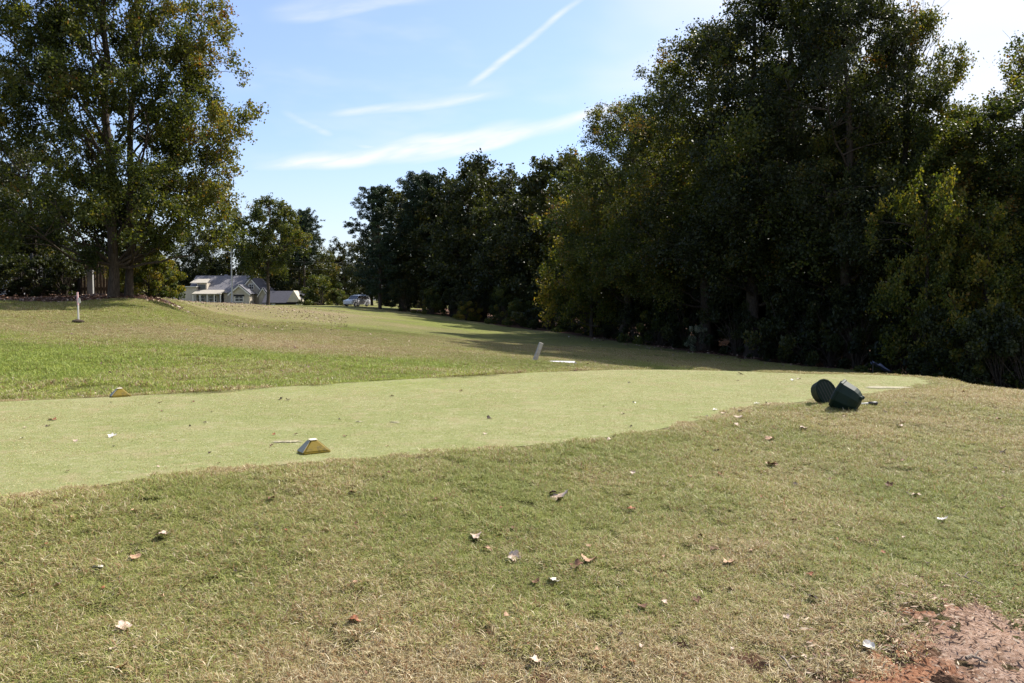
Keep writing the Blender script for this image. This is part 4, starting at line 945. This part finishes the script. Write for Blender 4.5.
for a in [(162, 536, 15, 'pale', 'pale curled leaf left of centre on the bank, highest of the four lower left leaves'), (135, 559, 12, 'tan', 'tan leaf just above the white star shaped leaf at lower left'),
          (98, 570, 12, 'white', 'whitish star shaped leaf at lower left, leftmost on the bank'), (124, 630, 17, 'pale', 'large pinkish pale leaf with stalk near the bottom left'), (123, 670, 14, 'rust', 'rusty leaf at the very bottom left'),
          (272, 501, 10, 'brown', 'small brown leaf on the bank just below the near yellow marker'), (352, 496, 9, 'brown', 'brown leaf with pale edge below and right of the near marker'),
          (561, 496, 22, 'pale', 'pale leaf with brown wings at the centre of the bank'), (554, 494, 13, 'dark', 'dark leaf half under the pale winged leaf at the centre'), (476, 538, 13, 'pale', 'pale leaf at the left of the central cluster'),
          (486, 551, 9, 'tan', 'small tan leaf just under the left leaf of the central cluster'), (514, 558, 15, 'pale', 'pale pointed leaf in the middle of the central cluster'), (589, 562, 16, 'tan', 'tan curled leaf touching the dark brown leaf'),
          (577, 568, 17, 'brown', 'dark brown leaf touching the tan curled leaf'), (535, 585, 10, 'brown', 'brown upright leaf left of the whitish leaf'), (553, 584, 14, 'white', 'whitish leaf at the bottom of the central cluster'),
          (354, 623, 16, 'rust', 'rusty brown leaf low on the bank, lone one left of centre'), (642, 609, 12, 'brown', 'brown leaf low on the bank right of centre'), (664, 605, 8, 'pale', 'tiny pale leaf right of the low brown leaf'),
          (697, 604, 10, 'brown', 'brown leaf on the bank third from the low brown one'), (535, 664, 14, 'pale', 'narrow pale leaf at the bottom edge centre'), (633, 475, 6, 'pale', 'tiny pale leaf high on the bank'), (632, 511, 8, 'rust', None),
          (716, 452, 7, 'dark', 'small dark leaf standing on the upper bank'), (739, 418, 9, 'pale', 'upper of two pale leaves at the tee corner left of the tubs'), (736, 426, 8, 'pale', 'lower of two pale leaves at the tee corner left of the tubs'),
          (770, 440, 11, 'tan', 'tan leaf between the tee corner and the tubs'), (803, 429, 10, 'pale', 'pale flat leaf below the left tub'), (771, 465, 12, 'tan', 'tan and brown leaf pair below the tubs'), (774, 466, 8, 'brown', None),
          (943, 522, 12, 'white', 'bright white scrap like leaf on the right bank'), (900, 427, 8, 'pale', 'pale leaf below and right of the black handle'), (916, 497, 11, 'pale', 'elongated pale leaf above the bright white one'), (1004, 453, 8, 'dark', None),
          (946, 463, 5, 'dark', None), (998, 421, 6, 'brown', None), (889, 487, 9, 'brown', 'rounded brown leaf at middle right'), (714, 552, 10, 'brown', None), (729, 564, 14, 'tan', 'mottled tan leaf in the right half of the bank'),
          (812, 601, 12, 'dark', 'dark leaf above the brown rough edge at right'), (787, 621, 9, 'pale', None), (730, 592, 8, 'pale', None), (810, 577, 8, 'rust', None), (868, 650, 14, 'white', 'crumpled white leaf on the red clay'),
          (53, 419, 9, 'rust', 'orange brown leaf on the left part of the tee'), (48, 426, 5, 'dark', None), (112, 436, 9, 'white', 'whitish leaf on the left part of the tee'), (114, 447, 4, 'white', None), (22, 439, 4, 'white', None),
          (281, 399, 6, 'dark', 'left of a dark leaf pair near the back of the tee'), (288, 400, 5, 'dark', 'right of a dark leaf pair near the back of the tee'), (392, 396, 5, 'brown', None), (461, 391, 4, 'brown', None), (489, 418, 6, 'dark', 'dark leaf in the middle of the tee'),
          (634, 403, 4, 'white', None), (715, 410, 5, 'white', None), (724, 414, 6, 'pale', None), (757, 404, 6, 'white', 'left whitish leaf of the row left of the tubs'), (768, 403, 7, 'pale', 'right pale leaf of the row left of the tubs'), (740, 412, 5, 'dark', None),
          (793, 380, 5, 'white', None), (799, 379, 5, 'pale', None), (629, 383, 3.5, 'dark', None), (738, 381, 3.5, 'pale', None), (631, 427, 4, 'dark', None), (205, 423, 4, 'dark', None), (160, 403, 4, 'brown', None), (193, 402, 4, 'brown', None), (345, 437, 5, 'brown', None),
          (905, 405, 4, 'dark', None), (830, 481, 6, 'brown', None), (795, 486, 6, 'dark', None), (876, 405, 5, 'dark', None), (690, 478, 5, 'rust', None), (720, 476, 5, 'rust', None), (1003, 510, 6, 'brown', None), (975, 470, 5, 'dark', None), (980, 575, 5, 'white', None), (955, 500, 5, 'dark', None), (410, 345, 3, 'brown', None)]:
    leaf(*a)
for q in range(130):
    px, py = rngL.uniform(5, 1019), rngL.uniform(385, 680)
    leaf(px, py, rngL.uniform(3.5, 7) * (.5 + .5 * (py - 300) / 300), ['brown', 'dark', 'tan', 'brown', 'pale', 'rust'][rngL.integers(0, 6)])
# leaf litter specks (uncountable)
rg = np.random.default_rng(8); pts = []
def speck(x0, x1, y0, y1, n, s, cond=None):
    x = rg.uniform(x0, x1, n); y = rg.uniform(y0, y1, n)
    if cond is not None: k = cond(x, y); x, y = x[k], y[k]
    z = H(x, y) + .03; a = rg.uniform(0, 2 * PI, len(x)); tl = rg.normal(0, .5, len(x)); l = s * rg.uniform(.5, 1.3, len(x))
    c = np.stack([x, y, z], -1); u_ = np.stack([np.cos(a), np.sin(a), tl], -1) * l[:, None]; w = np.stack([-np.sin(a), np.cos(a), rg.normal(0, .5, len(x))], -1) * l[:, None] * .6
    pts.append(np.stack([c - u_, c + w, c + u_, c - w], 1).reshape(-1, 3))
speck(-26, -12, 32.3, 39, 2600, .055, lambda x, y: (poly_sd(x, y, MULCH) < .8) & (poly_sd(x, y, MULCH) > -4))
speck(-30, -8, 36, 74, 6000, .045, lambda x, y: (x / y > -.43) & (x / y < -.20) & (poly_sd(x, y, MULCH) > 0) & (fbm(x, y, 5, 7) > .42))
speck(3, 22, 28, 60, 2600, .07, lambda x, y: (poly_sd(x, y, WOODS) < 2.2) & (poly_sd(x, y, WOODS) > -4) & (fbm(x, y, 3, 7) > .45))
speck(-14, 4, 14, 45, 260, .045)
speck(2, 14, 22, 45, 160, .05, lambda x, y: poly_sd(x, y, TEES) > 1)
speck(-10, 4, 11, 20, 150, .03, lambda x, y: poly_sd(x, y, TEES) > .4)
lv = np.concatenate(pts); lme = np_mesh('leaf_litter', lv, [np.arange(len(lv) // 4)[:, None] * 4 + np.arange(4)[None]]); set_attr(lme, 'tint', rg.uniform(0, 1, len(lv) // 4), 'FACE')
m, nt = newmat('litter_leaf'); OUT(nt, BSDF(nt, RAMP(nt, ATTR(nt, 'tint'), [(0, (.07, .035, .025)), (.5, (.20, .11, .08)), (.85, (.28, .19, .14)), (1, (.42, .35, .29))]), .6, .4))
tag(link('leaf_litter', lme, m), 'scattered small brown and pale fallen leaves on the mound and along the wood', 'leaf litter', kind='stuff')
# debris near the clay: crumbs of soil and dry stems
pts = []
x = rg.uniform(1.0, 4.2, 16000); y = rg.uniform(2.9, 5.2, 16000)
k = (poly_sd(x, y, SOIL) < .25); x, y = x[k], y[k]; z = H(x, y) + .02; a = rg.uniform(0, 2 * PI, len(x)); l = np.where(rg.uniform(0, 1, len(x)) < .3, rg.uniform(.01, .035, len(x)), rg.uniform(.003, .010, len(x)))
c = np.stack([x, y, z], -1); u_ = np.stack([np.cos(a) * l, np.sin(a) * l, rg.normal(0, .003, len(x))], -1); w = np.stack([-np.sin(a), np.cos(a), np.full(len(x), .5)], -1) * (np.minimum(l * .4, .0045))[:, None]
lv = np.stack([c - u_, c + w, c + u_, c - w], 1).reshape(-1, 3)
cme = np_mesh('dry_debris', lv, [np.arange(len(lv) // 4)[:, None] * 4 + np.arange(4)[None]]); set_attr(cme, 'tint', rg.uniform(0, 1, len(lv) // 4), 'FACE'); 
m, nt = newmat('debris'); OUT(nt, BSDF(nt, RAMP(nt, ATTR(nt, 'tint'), [(0, (.05, .025, .015)), (.5, (.22, .12, .07)), (1, (.5, .40, .30))]), .8, .2))
tag(link('dry_debris', cme, m), 'dry grass bits and clay crumbs scattered over the bare clay patch', 'debris', kind='stuff')
# sand divots on the tee
SANDM = simple('divot_sand', (.33, .30, .20), .9, .4, 25)
for (px, py, w, d, lab) in [(290, 443, .32, .10, 'thin pale worn divot just left of the near yellow marker'), (888, 388, .60, .30, 'broad pale worn patch of sand right of the tubs'), (393, 424, .14, .05, 'small whitish divot scrape in the middle of the tee'), (360, 423, .12, .05, 'faint divot scrape left of the small whitish one')]:
    x, y, z = ground_hit(px, py); bm = bmesh.new(); rr_ = np.random.default_rng(int(px))
    cv = bm.verts.new((0, 0, .004)); ring = []; mid_ = []; n_ = 72; k_ = .6
    for i in range(n_):
        a = 2 * PI * i / n_; k_ = min(1.25, max(.22, k_ + rr_.normal(0, .16))); 
        mid_.append(bm.verts.new((w / 2 * k_ * .6 * math.cos(a), d / 2 * k_ * .6 * math.sin(a), .003 + rr_.normal(0, .002)))); ring.append(bm.verts.new((w / 2 * k_ * math.cos(a), d / 2 * k_ * math.sin(a), -.003)))
    for i in range(n_): j_ = (i + 1) % n_; bm.faces.new((cv, mid_[i], mid_[j_])); bm.faces.new((mid_[i], ring[i], ring[j_], mid_[j_]))
    o = from_bm('divot', bm, SANDM, None, True, loc=(x, y, .0145)); o.rotation_euler[2] = .1; tag(o, lab, 'divot')
# sticks
DEAD = simple('dead_wood', (.34, .27, .21), .85, .4, 14, bump=.5)
def stick(p0, p1, r_, label, nm='stick', bend=.02):
    a = np.array(ground_hit(*p0)); b = np.array(ground_hit(*p1)); a[2] += r_ + .012; b[2] += r_ + .012; rg2 = np.random.default_rng(int(p0[0]))
    ts = TubeSet(); p = curve(a - a, b - a, (0, bend, .008), 9, .004, rg2); ts.add(p, np.linspace(r_, r_ * .5, 9), 6)
    m1 = p[4]; ts.add([m1, m1 + np.array([.03, .02, .02]), m1 + np.array([.06, .025, .02])], [r_ * .5, r_ * .4, r_ * .2], 5)
    tag(link(nm, ts.mesh(nm), DEAD, None, tuple(a)), label, 'stick')
stick((950, 577), (986, 591), .006, 'brown dead stick lying above the bare clay patch')
stick((781, 661), (797, 684), .005, 'thin pale stick at the bottom edge right of centre')
stick((966, 663), (987, 669), .010, 'short grey piece of wood on the bare clay')
stick((903, 495), (914, 500), .004, 'short pale twig on the right bank')

# ------------------------------------------------------------------ light and sky
SUN_AZ, SUN_EL = 50.0, 48.0
sd_ = D.lights.new('sun', 'SUN'); sd_.energy = 5.0; sd_.angle = math.radians(.53); sd_.color = (1, .94, .84)
so = D.objects.new('sun', sd_); COL.objects.link(so)
S = Vector((math.sin(math.radians(SUN_AZ)) * math.cos(math.radians(SUN_EL)), math.cos(math.radians(SUN_AZ)) * math.cos(math.radians(SUN_EL)), math.sin(math.radians(SUN_EL))))
so.rotation_euler = S.to_track_quat('Z', 'Y').to_euler(); so.location = (30, 20, 40)
w = D.worlds.new('World'); scn.world = w; w.use_nodes = True; nt = w.node_tree; nt.nodes.clear()
sky = N(nt, 'ShaderNodeTexSky', sky_type='NISHITA'); sky.sun_disc = False; sky.sun_elevation = math.radians(SUN_EL); sky.sun_rotation = math.radians(SUN_AZ); sky.air_density = 1.0; sky.dust_density = 1.2; sky.ozone_density = 1.5
tc = N(nt, 'ShaderNodeTexCoord').outputs['Generated']; sp = N(nt, 'ShaderNodeSeparateXYZ'); nt.links.new(tc, sp.inputs[0])
X_, Y_, Z_ = sp.outputs
az = M(nt, 'ARCTAN2', X_, Y_); el = M(nt, 'ARCSINE', Z_)
cbs = N(nt, 'ShaderNodeCombineXYZ'); setin(nt, cbs.inputs[0], M(nt, 'ADD', az, M(nt, 'MULTIPLY', el, .3))); setin(nt, cbs.inputs[1], M(nt, 'MULTIPLY', M(nt, 'SUBTRACT', el, M(nt, 'MULTIPLY', az, .22)), 5.0))
NA = NOISE(nt, cbs.outputs[0], 15, 3, .6, .3); NB = NOISE(nt, cbs.outputs[0], 5, 1, .5)
def streak(a0, e0, a1, e1, width, nscale, amt, seed, bend=0):
    L = math.hypot(a1 - a0, e1 - e0); ux, uy = (a1 - a0) / L, (e1 - e0) / L
    da = M(nt, 'SUBTRACT', az, a0); de = M(nt, 'SUBTRACT', el, e0)
    u = M(nt, 'ADD', M(nt, 'MULTIPLY', da, ux), M(nt, 'MULTIPLY', de, uy)); v = M(nt, 'SUBTRACT', M(nt, 'MULTIPLY', de, ux), M(nt, 'MULTIPLY', da, uy))
    n, n1 = NA, NB
    if bend: v = M(nt, 'SUBTRACT', v, M(nt, 'MULTIPLY', M(nt, 'MULTIPLY', u, M(nt, 'SUBTRACT', L, u)), bend))
    v = M(nt, 'ADD', v, M(nt, 'MULTIPLY', M(nt, 'SUBTRACT', n1, .5), width * 2.5))
    width = width * .72
    f = SM(nt, M(nt, 'ABSOLUTE', v), width, 0.0)
    ends = M(nt, 'MULTIPLY', SM(nt, u, -.03, .12 * L), SM(nt, u, L * 1.25, L * .8))
    return M(nt, 'MULTIPLY', M(nt, 'MULTIPLY', f, ends), M(nt, 'MULTIPLY', M(nt, 'ADD', .6, M(nt, 'MULTIPLY', SM(nt, n, .3, .7), .6)), amt))
def ae(px, py):
    v = Vector(P(px, py, 10)) - Vector((0, 0, CAMZ)); return math.atan2(v.x, v.y), math.asin(v.normalized().z)
cl = streak(*ae(255, 161), *ae(640, 100), .020, 14, .85, 1.0, -.25)
for args in ((ae(340, 110), ae(490, 92), .018, 16, .5, 4.0), (ae(476, 80), ae(575, 2), .009, 22, .55, 7.0), (ae(280, 10), ae(420, -5), .02, 12, .35, 9.0), (ae(300, 120), ae(330, 134), .010, 18, .35, 12.0), (ae(360, 146), ae(430, 156), .006, 18, .4, 14.0), (ae(590, 120), ae(760, 85), .05, 12, .6, 17.0)):
    cl = M(nt, 'MAXIMUM', cl, streak(*args[0], *args[1], *args[2:]))
# thin high veil thickening towards the sun side
mp = N(nt, 'ShaderNodeMapping'); mp.inputs['Scale'].default_value = (1.0, 1.0, 3.5); mp.inputs['Rotation'].default_value = (0, .35, .2); nt.links.new(tc, mp.inputs[0])
vn1 = NOISE(nt, mp.outputs[0], 2.2, 3, .55, .4); vn2 = NOISE(nt, mp.outputs[0], 7, 3, .6, 0)
veil = M(nt, 'ADD', SM(nt, az, -.10, .42), M(nt, 'MULTIPLY', M(nt, 'SUBTRACT', vn1, .5), 1.1))
veil = M(nt, 'MULTIPLY', SM(nt, veil, .25, 1.0), M(nt, 'ADD', .62, M(nt, 'MULTIPLY', vn2, .4)), clamp=True)
wisps = M(nt, 'MULTIPLY', SM(nt, M(nt, 'ADD', M(nt, 'MULTIPLY', vn1, .5), M(nt, 'MULTIPLY', vn2, .5)), .50, .72), .22)
horiz = M(nt, 'MULTIPLY', SM(nt, el, .22, .0), .35)
cloud = M(nt, 'MAXIMUM', M(nt, 'MAXIMUM', cl, veil), M(nt, 'MAXIMUM', wisps, horiz), clamp=True)
skyc = MIX(nt, .14, MIX(nt, 1, sky.outputs[0], (.90, .99, 1.22), 'MULTIPLY'), (4.6, 5.0, 5.6))
col = MIX(nt, cloud, skyc, (5.7, 5.8, 6.0))
bg = N(nt, 'ShaderNodeBackground'); nt.links.new(col, bg.inputs[0]); bg.inputs[1].default_value = .095
wo = N(nt, 'ShaderNodeOutputWorld'); nt.links.new(bg.outputs[0], wo.inputs[0])

w.cycles.sampling_method = 'MANUAL'; w.cycles.sample_map_resolution = 256
scn.render.engine = 'CYCLES'
vs = scn.view_settings; vs.view_transform = 'Standard'; vs.look = 'None'; vs.exposure = 0.95; vs.gamma = 1
scn.cycles.max_bounces = 4; scn.cycles.transparent_max_bounces = 2; scn.cycles.diffuse_bounces = 2; scn.cycles.glossy_bounces = 2; scn.cycles.transmission_bounces = 2
